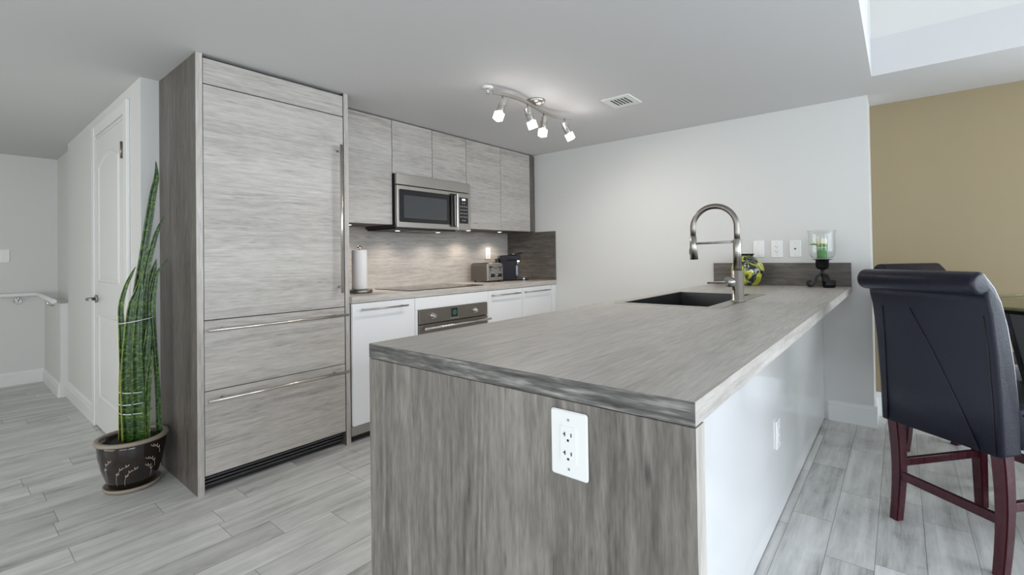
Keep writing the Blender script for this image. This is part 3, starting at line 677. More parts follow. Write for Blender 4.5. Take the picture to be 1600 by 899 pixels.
# ------------------------------------------------------------------ outlets and plates
def plate(name, label, cat, axis, at, sgn, u, z, w, h, kind, group=None):
    """axis 0: on an x plane (u = y); axis 1: on a y plane (u = x); sgn = direction the face looks"""
    loc = (at, u, z-h/2) if axis == 0 else (u, at, z-h/2)
    t = thing(name, label, cat, loc, group=group)
    def slab(a0, a1, q0, q1, d0, d1, r=0.0, bev=0.0):
        bm = BM(); o = rrect(a0, a1, q0, q1, r) if r else [(a0, q0), (a1, q0), (a1, q1), (a0, q1)]
        lo, hi = sorted((at+sgn*d0, at+sgn*d1)); prism(bm, o, axis, lo, hi, bev, 1); return bm
    def many(rects, d0, d1):
        bm = BM(); lo, hi = sorted((at+sgn*d0, at+sgn*d1))
        for a0, a1, q0, q1 in rects: prism(bm, [(a0, q0), (a1, q0), (a1, q1), (a0, q1)], axis, lo, hi)
        return bm
    obj('wall_plate', slab(u-w/2, u+w/2, z-h/2, z+h/2, 0.0003, 0.0065, 0.006, 0.0025), white_p, t)
    s = h/0.122
    if kind in ('outlet', 'switch'):
        ins = obj('insert', slab(u-0.0165*s, u+0.0165*s, z-0.0335*s, z+0.0335*s, 0.006, 0.0085, 0.002), white_p, t)
        if kind == 'outlet':
            rects = []
            for c_ in (0.0185, -0.0155):
                cz = z+c_*s; f = 1 if (axis == 0 and sgn < 0) else -1   # left as seen = +u on a west-facing plane
                L_ = u+0.0068*s*f; R_ = u-0.0068*s*f
                rects += [(L_-0.0011*s, L_+0.0011*s, cz-0.004*s, cz+0.004*s), (L_-0.0011*s if f < 0 else L_, L_ if f < 0 else L_+0.0040*s, cz-0.001*s, cz+0.0010*s), (R_-0.0011*s, R_+0.0011*s, cz-0.0034*s, cz+0.0034*s), (u-0.0022*s, u+0.0022*s, cz-0.0125*s, cz-0.0083*s)]
            
            for q in (rects[0:2], rects[2:3], rects[3:4], rects[4:6], rects[6:7], rects[7:8]): obj('slot', many(q, 0.008, 0.0088), blackm, ins)
        else:
            obj('rocker', slab(u-0.012*s, u+0.012*s, z-0.028*s, z+0.028*s, 0.0085, 0.0105, 0.002), white_p, ins)
    if kind == 'jack':
        obj('jack', slab(u-0.0055, u+0.0055, z-0.005, z+0.005, 0.006, 0.0072), blackm, t)
    for q in (0.043, -0.047): obj('screw', many([(u-0.002, u+0.002, z+q*s, z+(q+0.004)*s)], 0.006, 0.0072), steel_x, t)
    return t
plate('wall_outlet', 'large white double outlet on the grey oak end of the peninsula', 'outlet', 0, PX0, -1, 0.484, 0.795, 0.080, 0.124, 'outlet')
plate('wall_switch', 'white rocker switch plate on the wall behind the vase', 'switch', 0, XW, -1, 0.813, 1.177, 0.076, 0.126, 'switch')
plate('wall_outlet', 'white double outlet on the white wall, middle of three plates', 'outlet', 0, XW, -1, 0.693, 1.175, 0.078, 0.126, 'outlet')
plate('jack_plate', 'white jack plate with one black socket, beside the glass candle holder', 'wall plate', 0, XW, -1, 0.577, 1.174, 0.072, 0.12, 'jack')
plate('wall_outlet', 'white outlet on the oak backsplash above the toaster', 'outlet', 1, 3.2405, -1, 3.556, 1.184, 0.074, 0.118, 'outlet')
plate('wall_outlet', 'white outlet on the glossy white back of the peninsula', 'outlet', 1, 0.423, -1, 2.29, 0.37, 0.074, 0.12, 'outlet')
plate('wall_switch', 'white switch plate on the far hallway wall above the handrail', 'switch', 1, 6.476, -1, 0.392, 1.222, 0.09, 0.124, 'switch')

# ------------------------------------------------------------------ hallway handrail
hr = thing('handrail', 'slim white handrail along the far hallway wall', 'handrail', (0.0, 6.43, 0.85))
bm = BM(); tube(bm, [(-1.6, 6.41, 0.86), (0.58, 6.41, 0.852), (0.615, 6.40, 0.851), (0.625, 6.36, 0.848), (0.632, 5.56, 0.822)], 0.019, 12); obj('rail', bm, trim_w, hr)
for q in (0.487, -0.8):
    bm = BM(); tube(bm, [(q, 6.41, 0.842), (q, 6.41, 0.80), (q, 6.474, 0.79)], 0.008, 10); tube(bm, [(q, 6.464, 0.79), (q, 6.475, 0.79)], 0.028, 16); obj('bracket', bm, chrome, hr)
bm = BM(); tube(bm, [(0.632, 5.9, 0.826), (0.632, 5.9, 0.775), (0.669, 5.9, 0.765)], 0.008, 10); obj('bracket', bm, chrome, hr)

# ------------------------------------------------------------------ ceiling: track light, vent, sprinkler
tl = thing('track_light', 'brushed nickel track light with four lit heads on a curved bar', 'ceiling light', (2.5, 1.84, H))
bm = BM(); lathe(bm, [(0.062, H-0.0005), (0.062, H-0.006), (0.054, H-0.020), (0.034, H-0.032), (0.012, H-0.036), (0.0, H-0.036)], (2.515, 1.842), 36); obj('canopy', bm, steel_x, tl)
zb = 2.125
ctrl = [(2.094, 1.849), (2.157, 1.828), (2.231, 1.814), (2.316, 1.807), (2.436, 1.822), (2.575, 1.847), (2.663, 1.856), (2.763, 1.845), (2.866, 1.788)]
def catmull(P, n=6):
    out = []
    for i in range(len(P)-1):
        p0 = P[max(i-1, 0)]; p1 = P[i]; p2 = P[i+1]; p3 = P[min(i+2, len(P)-1)]
        for k in range(n):
            t = k/n; out.append(tuple(0.5*((2*p1[c]) + (-p0[c]+p2[c])*t + (2*p0[c]-5*p1[c]+4*p2[c]-p3[c])*t*t + (-p0[c]+3*p1[c]-3*p2[c]+p3[c])*t**3) for c in range(len(p1))))
    out.append(P[-1]); return out
bm = BM(); sp_ = catmull(ctrl)
A = []
for i, (x, y) in enumerate(sp_):
    q0 = Vector(sp_[max(i-1, 0)]); q1 = Vector(sp_[min(i+1, len(sp_)-1)]); t = (q1-q0).normalized(); nrm = Vector((-t.y, t.x))*0.0045
    A.append([bm.verts.new((x+s*nrm.x, y+s*nrm.y, zb+q)) for s, q in ((1, -0.010), (1, 0.010), (-1, 0.010), (-1, -0.010))])
for i in range(len(A)-1):
    for k in range(4): bm.faces.new((A[i][k], A[i][(k+1) % 4], A[i+1][(k+1) % 4], A[i+1][k]))
bm.faces.new(A[0]); bm.faces.new(list(reversed(A[-1]))); bmesh.ops.recalc_face_normals(bm, faces=bm.faces[:]); obj('bar', bm, steel_x, tl)
bm = BM(); tube(bm, [(2.515, 1.838, H-0.034), (2.515, 1.836, zb+0.006)], 0.008, 12); obj('bar_stem', bm, steel_x, tl)
heads = [((2.159, 1.828), Vector((-0.35, 0.12, -1))), ((2.389, 1.815), Vector((0.42, -0.10, -1))), ((2.616, 1.852), Vector((-0.12, 0.05, -1))), ((2.815, 1.815), Vector((0.62, -0.20, -1)))]
for (hx, hy), d in heads:
    d = d.normalized(); top = Vector((hx, hy, zb-0.055))
    bm = BM(); tube(bm, [(hx, hy, zb-0.008), (hx, hy, zb-0.058)], 0.0045, 10); lathe(bm, [(0.009, zb-0.066), (0.009, zb-0.052)], (hx, hy), 12); hd = obj('lamp_head', bm, steel_x, tl)
    rot = Vector((0, 0, -1)).rotation_difference(d).to_matrix().to_4x4(); Mx = Matrix.Translation(top + d*(-0.012)) @ rot
    bm = BM(); lathe(bm, [(0.019, 0.012), (0.020, 0.008), (0.020, -0.064), (0.0235, -0.067), (0.0235, -0.076), (0.018, -0.076)], (0, 0), 24); xform(bm, Mx); obj('lamp_socket', bm, chrome, hd)
    bm = BM(); lathe(bm, [(0.0235, -0.020), (0.0235, -0.0745), (0.0245, -0.0745), (0.0245, -0.020)], (0, 0), 24, close=True); xform(bm, Mx); obj('glass_sleeve', bm, clear, hd)
    bm = BM(); box(bm, -0.023, 0.023, -0.023, 0.023, -0.125, -0.075, 0.004); xform(bm, Mx); obj('lamp_shade', bm, lampglass, hd)
    l = bpy.data.lights.new('track_lamp', 'SPOT'); l.energy = 11; l.color = (1, 0.93, 0.85); l.spot_size = 2.6; l.spot_blend = 0.9; l.shadow_soft_size = 0.025
    lo = bpy.data.objects.new('track_lamp', l); COL.objects.link(lo); lo.parent = tl
    lo.location = top + d*0.142 - Vector(tl['_o']); lo.rotation_euler = Vector((0, 0, -1)).rotation_difference(d).to_euler()
    l = bpy.data.lights.new('track_lamp_glow', 'POINT'); l.energy = 0.45; l.color = (1, 0.95, 0.9); l.shadow_soft_size = 0.03
    lo = bpy.data.objects.new('track_lamp_glow', l); COL.objects.link(lo); lo.parent = tl
    pos = top + d*0.082; side = Vector((0.0, -0.06, 0)); lo.location = pos + side - Vector(tl['_o'])
vn = thing('ceiling_vent', 'white square air vent with dark slots in the ceiling', 'vent', (2.9, 1.42, H))
bm = BM()
x0, x1, y0, y1 = 2.795, 3.005, 1.320, 1.515; w = 0.036; zt = H-0.0005
for a in ((x0, x1, y0, y0+w), (x0, x1, y1-w, y1), (x0, x0+w, y0+w, y1-w), (x1-w, x1, y0+w, y1-w)): box(bm, *a, H-0.008, zt)
obj('vent_frame', bm, trim_w, vn)
bm = BM(); box(bm, x0+w, x1-w, y0+w, y1-w, H-0.003, zt); obj('vent_backing', bm, blackm, vn)
for k in range(6):
    y = y0+w+0.002+k*(y1-y0-2*w-0.004)/5
    bm = BM(); box(bm, x0+w, x1-w, y-0.0022, y+0.0022, H-0.0075, H-0.003); obj('vent_slat', bm, trim_w, vn)
sp = thing('sprinkler', 'small white fire sprinkler head in the ceiling by the track light', 'sprinkler', (2.118, 1.912, H))
bm = BM(); lathe(bm, [(0.034, H-0.0005), (0.034, H-0.004), (0.022, H-0.009), (0.012, H-0.010)], (2.118, 1.912), 28); obj('escutcheon', bm, white_p, sp)
bm = BM(); lathe(bm, [(0.008, H-0.010), (0.008, H-0.028), (0.004, H-0.03), (0.004, H-0.038), (0.016, H-0.039), (0.016, H-0.041)], (2.118, 1.912), 20); obj('nozzle', bm, chrome, sp)

# ------------------------------------------------------------------ paper towels, toaster, coffee machine
ph = thing('paper_towel_holder', 'round steel paper towel holder on the worktop', 'paper towel holder', (1.865, 2.905, CZ))
bm = BM(); lathe(bm, [(0.085, CZ), (0.087, CZ+0.003), (0.087, CZ+0.020), (0.083, CZ+0.024), (0.012, CZ+0.025)], (1.865, 2.905), 40); obj('base', bm, steel_d, ph)
bm = BM(); tube(bm, [(1.865, 2.905, CZ+0.024), (1.865, 2.905, 1.212)], 0.007, 12); obj('post', bm, steel_z, ph)
bm = BM(); lathe(bm, [(0.0, 1.210), (0.012, 1.212), (0.017, 1.220), (0.014, 1.232), (0.0, 1.237)], (1.865, 2.905), 20); obj('finial', bm, chrome, ph)
bm = BM(); lathe(bm, [(0.020, CZ+0.026), (0.050, CZ+0.026), (0.0515, CZ+0.030), (0.0515, 1.204), (0.050, 1.208), (0.020, 1.208)], (1.865, 2.905), 40, close=True)
tag(obj('paper_towel_roll', bm, paper), 'white paper towel roll standing on the steel holder', 'paper towel roll')
TX0, TX1, TY0, TY1 = 3.236, 3.462, 2.955, 3.17
to = thing('toaster', 'four-slice stainless steel toaster with two black knobs on the worktop', 'toaster', (3.355, 3.065, CZ))
prof = [(TX0, 0), (TX1, 0)] 
def top_round(x0, x1, z0, z1, r, n=8):
    p = [(x0, z0), (x1, z0)]
    for k in range(n+1): t = math.radians(90*k/n); p.append((x1-r+r*math.cos(t), z1-r+r*math.sin(t)))
    for k in range(n+1): t = math.radians(90+90*k/n); p.append((x0+r+r*math.cos(t), z1-r+r*math.sin(t)))
    return p
bm = BM(); prism(bm, top_round(TX0, TX1, CZ+0.012, CZ+0.178, 0.030), 1, TY0+0.012, TY1, 0.004); obj('body', bm, plain('satin_steel', srgb(122, 119, 114), 0.3, metal=1.0), to)
bm = BM(); prism(bm, top_round(TX0+0.003, TX1-0.003, CZ+0.012, CZ+0.175, 0.028), 1, TY0, TY0+0.012, 0.004); tf = obj('front_panel', bm, steel_x, to)
for kx in (TX0+0.062, TX1-0.062):
    bm = BM(); tube(bm, [(kx, TY0+0.001, CZ+0.062), (kx, TY0-0.006, CZ+0.062)], 0.027, 24); kr = obj('knob', bm, chrome, tf)
    bm = BM(); tube(bm, [(kx, TY0-0.005, CZ+0.062), (kx, TY0-0.024, CZ+0.062)], [0.020, 0.017], 20); obj('knob_cap', bm, blackp, kr)
for kx in (TX0+0.045, TX1-0.045):
    bm = BM(); box(bm, kx-0.004, kx+0.004, TY0-0.001, TY0+0.002, CZ+0.100, CZ+0.150); sl = obj('lever_slot', bm, blackm, tf)
    bm = BM(); box(bm, kx-0.017, kx+0.017, TY0-0.018, TY0-0.001, CZ+0.136, CZ+0.147, 0.003); obj('lever', bm, blackp, sl)
for k in range(3): x = TX0+0.1+k*0.022; bm = BM(); box(bm, x-0.007, x+0.007, TY0-0.003, TY0+0.002, CZ+0.128, CZ+0.136, 0.001, 1); obj('push_button', bm, blackp, tf)
for k in range(4): x = TX0+0.042+k*0.0515; bm = BM(); box(bm, x-0.012, x+0.012, TY0+0.03, TY1-0.02, CZ+0.1775, CZ+0.1795); obj('bread_slot', bm, blackm, to)
for fx_, fy_ in ((TX0+0.03, TY0+0.03), (TX1-0.03, TY0+0.03), (TX0+0.03, TY1-0.03), (TX1-0.03, TY1-0.03)):
    bm = BM(); lathe(bm, [(0.010, CZ), (0.012, CZ+0.012)], (fx_, fy_), 14); obj('foot', bm, blackp, to)
# coffee machine: local x = towards its front
cm = thing('coffee_machine', 'dark aubergine capsule coffee machine in the worktop corner', 'coffee machine', (3.640, 2.985, CZ), math.radians(-36), local=True)
hw = 0.058
bm = BM()
pr = [(-0.13, 0.004), (0.02, 0.004), (0.02, 0.15), (0.035, 0.175), (0.032, 0.20), (-0.13, 0.20), (-0.142, 0.19), (-0.142, 0.02)]
prism(bm, pr, 1, -hw, hw, 0.006); obj('body', bm, purple, cm)
bm = BM(); pr = [(-0.142, 0.203)] + [(-0.142+0.03-0.03*math.cos(PI/2*k/6), 0.225+0.025*math.sin(PI/2*k/6)) for k in range(7)] + [(0.04, 0.252), (0.062, 0.244), (0.072, 0.222), (0.066, 0.203)]
prism(bm, pr, 1, -hw, hw, 0.006); obj('brewing_head', bm, purple, cm)
bm = BM(); tube(bm, [(-0.02, -hw+0.01, 0.256), (0.06, -hw+0.01, 0.262), (0.098, 0, 0.272), (0.06, hw-0.01, 0.262), (-0.02, hw-0.01, 0.256)], 0.006, 10); obj('lever', bm, blackp, cm)
bm = BM(); box(bm, 0.0345, 0.066, -0.03, 0.03, 0.178, 0.202, 0.004); tube(bm, [(0.05, 0, 0.18), (0.05, 0, 0.158)], 0.010, 14); obj('coffee_spout', bm, chrome, cm)
bm = BM(); box(bm, 0.0205, 0.046, -0.042, 0.042, 0.05, 0.148, 0.008); obj('capsule_bin', bm, blue_tank, cm, 'pale shiny front of the capsule bin')
bm = BM(); box(bm, 0.0205, 0.155, -0.05, 0.05, 0.002, 0.032, 0.008); tr = obj('drip_tray', bm, blackp, cm)
bm = BM(); box(bm, 0.05, 0.145, -0.04, 0.04, 0.032, 0.034); obj('drip_grid', bm, steel_d, tr)
bm = BM(); tube(bm, [(0.10, -0.051, 0.017), (0.10, -0.056, 0.017)], 0.011, 16); obj('tray_badge', bm, chrome, tr)
bm = BM(); prism(bm, rrect(-0.175, -0.1425, -0.05, 0.05, 0.02), 2, 0.004, 0.215, 0.003); obj('water_tank', bm, blackg, cm)

# ------------------------------------------------------------------ vase, candle holder, candle
vx, vy = 3.735, 0.858
vs_ = thing('vase', 'round green and yellow swirled glass vase against the oak upstand', 'vase', (vx, vy, PZ))
pr = [(0.0, 0.0), (0.055, 0.0), (0.062, 0.004), (0.090, 0.035), (0.108, 0.075), (0.1115, 0.110), (0.102, 0.148), (0.080, 0.180), (0.052, 0.202), (0.040, 0.212), (0.038, 0.220)]
inn = [(r-0.005, z) for r, z in reversed(pr[2:])] + [(0.0, 0.008)]
bm = BM(); lathe(bm, [(r, PZ+max(z, 0.0003)) for r, z in pr] + [(r, PZ+max(z, 0.008)) for r, z in inn], (vx, vy), 48); obj('body', bm, vase_m, vs_)
bm = BM(); lathe(bm, [(0.0335, PZ+0.219), (0.042, PZ+0.219), (0.045, PZ+0.225), (0.043, PZ+0.230), (0.0335, PZ+0.230)], (vx, vy), 36, close=True); obj('rim', bm, iron, vs_)
hx, hy = 3.742, 0.402
chd = thing('candle_holder', 'clear glass hurricane candle holder on a black scrolled iron stand', 'candle holder', (hx, hy, PZ))
bm = BM(); lathe(bm, [(0.0, 1.102), (0.032, 1.102), (0.060, 1.110), (0.074, 1.130), (0.0765, 1.160), (0.0765, 1.262), (0.080, 1.282), (0.0835, 1.292), (0.0815, 1.293), (0.078, 1.283), (0.0742, 1.262), (0.0742, 1.161), (0.0718, 1.132), (0.0585, 1.1125), (0.032, 1.1048), (0.0, 1.1048)], (hx, hy), 48); obj('glass_shade', bm, clear, chd)
bm = BM(); lathe(bm, [(0.010, 1.030), (0.030, 1.036), (0.038, 1.052), (0.038, 1.092), (0.044, 1.096), (0.066, 1.1005), (0.0, 1.1015)], (hx, hy), 32); obj('cup', bm, iron, chd)
bm = BM(); lathe(bm, [(0.012, 0.995), (0.018, 1.003), (0.009, 1.012), (0.009, 1.022), (0.014, 1.031)], (hx, hy), 20); obj('stem', bm, iron, chd)
for a in (215, 95, -25):
    a = math.radians(a); dv = Vector((math.cos(a), math.sin(a), 0)); sd = Vector((-dv.y, dv.x, 0))
    path = [(0.006, 0.996), (0.022, 0.992), (0.034, 0.975), (0.042, 0.950), (0.050, 0.930), (0.062, 0.9225), (0.076, 0.924), (0.085, 0.935), (0.083, 0.948), (0.073, 0.952), (0.067, 0.945)]
    pp = catmull(path, 4); bm = BM(); rings = []
    for i, (r, z) in enumerate(pp):
        q0 = pp[max(i-1, 0)]; q1 = pp[min(i+1, len(pp)-1)]; tt = Vector((q1[0]-q0[0], q1[1]-q0[1])).normalized(); nn = Vector((-tt.y, tt.x))*0.0075
        hw_ = 0.014+0.017*min(1, i/len(pp)*1.6)
        c0 = Vector((hx, hy, 0)) + dv*r + Vector((0, 0, z))
        rings.append([bm.verts.new(c0 + sd*s*hw_ + (dv*nn.x + Vector((0, 0, nn.y)))*q) for s, q in ((-1, -1), (1, -1), (1, 1), (-1, 1))])
    for i in range(len(rings)-1):
        for k in range(4): bm.faces.new((rings[i][k], rings[i][(k+1) % 4], rings[i+1][(k+1) % 4], rings[i+1][k]))
    bm.faces.new(rings[0]); bm.faces.new(list(reversed(rings[-1]))); bmesh.ops.recalc_face_normals(bm, faces=bm.faces[:])
    zmin = min(v.co.z for v in bm.verts); bmesh.ops.translate(bm, verts=bm.verts[:], vec=(0, 0, 0))
    obj('scroll_foot', bm, iron, chd)
cd = thing('candle', 'cream and green pillar candle with a lime ribbon inside the glass', 'candle', (hx, hy, 1.105))
bm = BM(); lathe(bm, [(0.029, 1.1052), (0.0295, 1.107), (0.0295, 1.175)], (hx, hy), 28); obj('green_base', bm, candle_g, cd)
bm = BM(); lathe(bm, [(0.0295, 1.175), (0.0295, 1.236), (0.027, 1.239), (0.006, 1.236), (0.0, 1.236)], (hx, hy), 28); cw = obj('wax', bm, candle_w, cd)
bm = BM(); tube(bm, [(hx, hy, 1.235), (hx, hy, 1.247)], 0.0012, 6); obj('wick', bm, blackm, cw)
bm = BM(); lathe(bm, [(0.0298, 1.183), (0.031, 1.184), (0.031, 1.203), (0.0298, 1.204)], (hx, hy), 28, close=True)
tube(bm, [(hx-0.025, hy+0.018, 1.195), (hx-0.034, hy+0.04, 1.202), (hx-0.03, hy+0.064, 1.198)], [0.004, 0.006, 0.002], 8); tube(bm, [(hx-0.028, hy-0.014, 1.195), (hx-0.034, hy-0.026, 1.19), (hx-0.032, hy-0.034, 1.176)], [0.004, 0.006, 0.002], 8); obj('ribbon', bm, ribbon_g, cd)
bm = BM(); bmesh.ops.create_uvsphere(bm, u_segments=12, v_segments=8, radius=0.007, matrix=Matrix.Translation((hx-0.0315, hy+0.012, 1.188))); obj('berry', bm, berry, cd, smooth=True)

# ------------------------------------------------------------------ snake plant
ax_, ay_ = 0.640, 3.075
pl = thing('potted_snake_plant', 'tall snake plant tied upright in a glazed brown pot beside the refrigerator', 'potted plant', (ax_, ay_, 0))
bm = BM(); pr = [(0.0, 0.022), (0.092, 0.022), (0.098, 0.028), (0.110, 0.06), (0.128, 0.12), (0.139, 0.18), (0.1415, 0.225), (0.139, 0.243)]
inn = [(0.130, 0.243), (0.130, 0.2)]
bm = BM(); lathe(bm, pr + inn + [(0.0, 0.2)], (ax_, ay_), 48); pot = obj('pot', bm, glaze, pl)
bm = BM(); lathe(bm, [(0.131, 0.242), (0.150, 0.240), (0.154, 0.247), (0.152, 0.256), (0.142, 0.259), (0.131, 0.257)], (ax_, ay_), 48, close=True); obj('rim', bm, rim_m, pot)
bm = BM(); lathe(bm, [(0.0, 0.0), (0.108, 0.0), (0.118, 0.012), (0.119, 0.022), (0.113, 0.023), (0.106, 0.014), (0.0, 0.0135)], (ax_, ay_), 40); obj('saucer', bm, rim_m, pl)
bm = BM(); lathe(bm, [(0.1295, 0.205), (0.1295, 0.228), (0.06, 0.236), (0.0, 0.236)], (ax_, ay_), 32); obj('soil', bm, soil_m, pl)
# painted grass sprigs on the pot, as thin raised strokes hugging the wall
def pot_r(z):
    for (r0, z0), (r1, z1) in zip(pr[1:], pr[2:]):
        if z0 <= z <= z1: return r0+(r1-r0)*(z-z0)/(z1-z0)
    return 0.14
def on_pot(a, z): r = pot_r(z)+0.0008; return (ax_+r*math.cos(a), ay_+r*math.sin(a), z)
bm = BM()
face = math.atan2(-ay_, -ax_)
for da, zb_, lean, ht in ((-0.95, 0.065, 0.25, 0.105), (-0.58, 0.045, 0.40, 0.095), (-0.28, 0.04, 0.36, 0.078), (0.70, 0.06, -0.22, 0.06), (0.78, 0.105, -0.3, 0.05), (0.92, 0.165, -0.28, 0.045)):
    st = [on_pot(face+da+lean*(k/7)**2, zb_+ht*(1-(1-k/7)**1.6)) for k in range(8)]
    tube(bm, st, 0.0008, 6)
    for k in (3, 5, 7):
        for sg in (-1, 1):
            a0 = face+da+lean*(k/7)**2; z_ = zb_+ht*(1-(1-k/7)**1.6)
            tube(bm, [on_pot(a0, z_), on_pot(a0+sg*0.035+lean*0.08, z_+0.006), on_pot(a0+sg*0.05+lean*0.12, z_+0.013)], [0.0008, 0.0020, 0.0005], 6)
obj('grass_motif', bm, motif, pot)
uvec = Vector((ay_, -ax_, 0)).normalized(); vvec = Vector((-ax_, -ay_, 0)).normalized()   # sideways and towards the room
LEAVES = [
 (0, .012, [(-0.004,0.231,0.042),(0.005,0.654,0.041),(0.019,0.948,0.036),(0.043,1.145,0.034),(0.07,1.346,0.035),(0.092,1.515,0.03),(0.106,1.601,0.022),(0.104,1.685,0.003)], 0.1),
 (0, .030, [(0.039,0.237,0.038),(0.044,0.648,0.034),(0.047,0.913,0.032),(0.064,1.111,0.029),(0.091,1.245,0.024),(0.113,1.327,0.016),(0.135,1.389,0.003)], 0.1),
 (0, .010, [(0.052,0.234,0.034),(0.066,0.643,0.034),(0.068,0.878,0.037),(0.074,1.011,0.035),(0.09,1.094,0.027),(0.104,1.161,0.003)], 0.15),
 (0, .040, [(0.110,0.24,0.025),(0.104,0.506,0.023),(0.093,0.708,0.025),(0.084,0.91,0.029),(0.095,1.027,0.022),(0.109,1.093,0.014),(0.15,1.16,0.003)], 0.0),
 (1, .030, [(-0.027,0.237,0.031),(-0.034,0.53,0.031),(-0.04,0.79,0.028),(-0.042,0.92,0.025),(-0.024,1.016,0.02),(-0.001,1.08,0.015),(0.017,1.123,0.003)], 1),
 (1, .055, [(-0.017,0.235,0.042),(-0.024,0.528,0.044),(-0.018,0.722,0.038),(-0.002,0.916,0.031),(0.022,0.997,0.023),(0.04,1.072,0.013),(0.04,1.139,0.003)], 0.7),
 (0, .075, [(0.021,0.235,0.053),(0.025,0.454,0.055),(0.02,0.652,0.047),(0.026,0.848,0.036),(0.037,0.996,0.021),(0.043,1.046,0.003)], 0),
 (0, .066, [(0.046,0.236,0.042),(0.052,0.446,0.042),(0.056,0.645,0.040),(0.068,0.778,0.027),(0.071,0.861,0.003)], 0),
 (1, .020, [(-0.042,0.236,0.026),(-0.041,0.531,0.025),(-0.038,0.725,0.023),(-0.045,0.855,0.018),(-0.04,0.945,0.003)], 1),
 (0, .082, [(0.062,0.236,0.020),(0.062,0.377,0.024),(0.066,0.511,0.026),(0.078,0.642,0.018),(0.084,0.691,0.003)], 0.5),
 (0, -.012, [(0.003,0.236,0.034),(-0.001,0.459,0.031),(0.007,0.653,0.028),(0.029,0.914,0.029),(0.059,1.112,0.024),(0.072,1.161,0.003)], 0.2),
]
for typ, dep, P, ym in LEAVES:
    C_ = catmull(P, 7); bm = BM(); uvl = bm.loops.layers.uv.new('UVMap'); n = 5; F_, B_ = [], []
    dd = dep-0.03
    for (u, z, w) in C_:
        c0 = Vector((ax_, ay_, 0)) + uvec*u + vvec*dd + Vector((0, 0, z)); rf, rb = [], []
        for k in range(n):
            s = k/(n-1)*2-1; q = c0 + uvec*(s*w/2) + vvec*(0.30*w*s*s)
            rf.append(bm.verts.new(q + vvec*0.0016)); rb.append(bm.verts.new(q - vvec*0.0016))
        F_.append(rf); B_.append(rb)
    def quad(a, b, c, d, us, zs):
        f = bm.faces.new((a, b, c, d)); f.smooth = True
        for lp, uu, zz in zip(f.loops, us, zs): lp[uvl].uv = (uu, zz)
    for i in range(len(C_)-1):
        z0_, z1_ = C_[i][1], C_[i+1][1]
        for k in range(n-1):
            u0, u1 = k/(n-1), (k+1)/(n-1)
            quad(F_[i][k], F_[i][k+1], F_[i+1][k+1], F_[i+1][k], (u0, u1, u1, u0), (z0_, z0_, z1_, z1_)); quad(B_[i][k+1], B_[i][k], B_[i+1][k], B_[i+1][k+1], (u1, u0, u0, u1), (z0_, z0_, z1_, z1_))
        for k, uu in ((0, 0.0), (n-1, 1.0)): quad(F_[i][k], F_[i+1][k], B_[i+1][k], B_[i][k], (uu,)*4, (z0_, z1_, z1_, z0_))
    bm.faces.new(F_[0] + list(reversed(B_[0]))); bm.faces.new(list(reversed(F_[-1])) + B_[-1])
    bmesh.ops.recalc_face_normals(bm, faces=bm.faces[:])
    lf = obj('leaf', bm, leaf_m, pl); lf['yellow_margin'] = float(ym)
    if ym >= 1: lf['label'] = 'yellow-edged leaf'
def tie(z, u0, u1, sag, depth=0.062):
    c_ = (u0+u1)/2; r = (u1-u0)/2; pts = []
    for k in range(29):
        t = 2*PI*k/28; u = c_ + r*math.cos(t); w_ = 0.026-0.03+depth*math.sin(t)
        q = Vector((ax_, ay_, 0)) + uvec*u + vvec*(w_) + Vector((0, 0, z + sag*(u-c_)/r)); pts.append(q)
    bm = BM(); tube(bm, pts, 0.0022, 6, caps=False); return obj('tie', bm, tie_m, pl)
tie(0.846, -0.052, 0.094, 0.012); tie(0.482, -0.052, 0.082, -0.004); tie(0.425, -0.052, 0.082, 0.002); tie(0.375, -0.050, 0.080, -0.002)

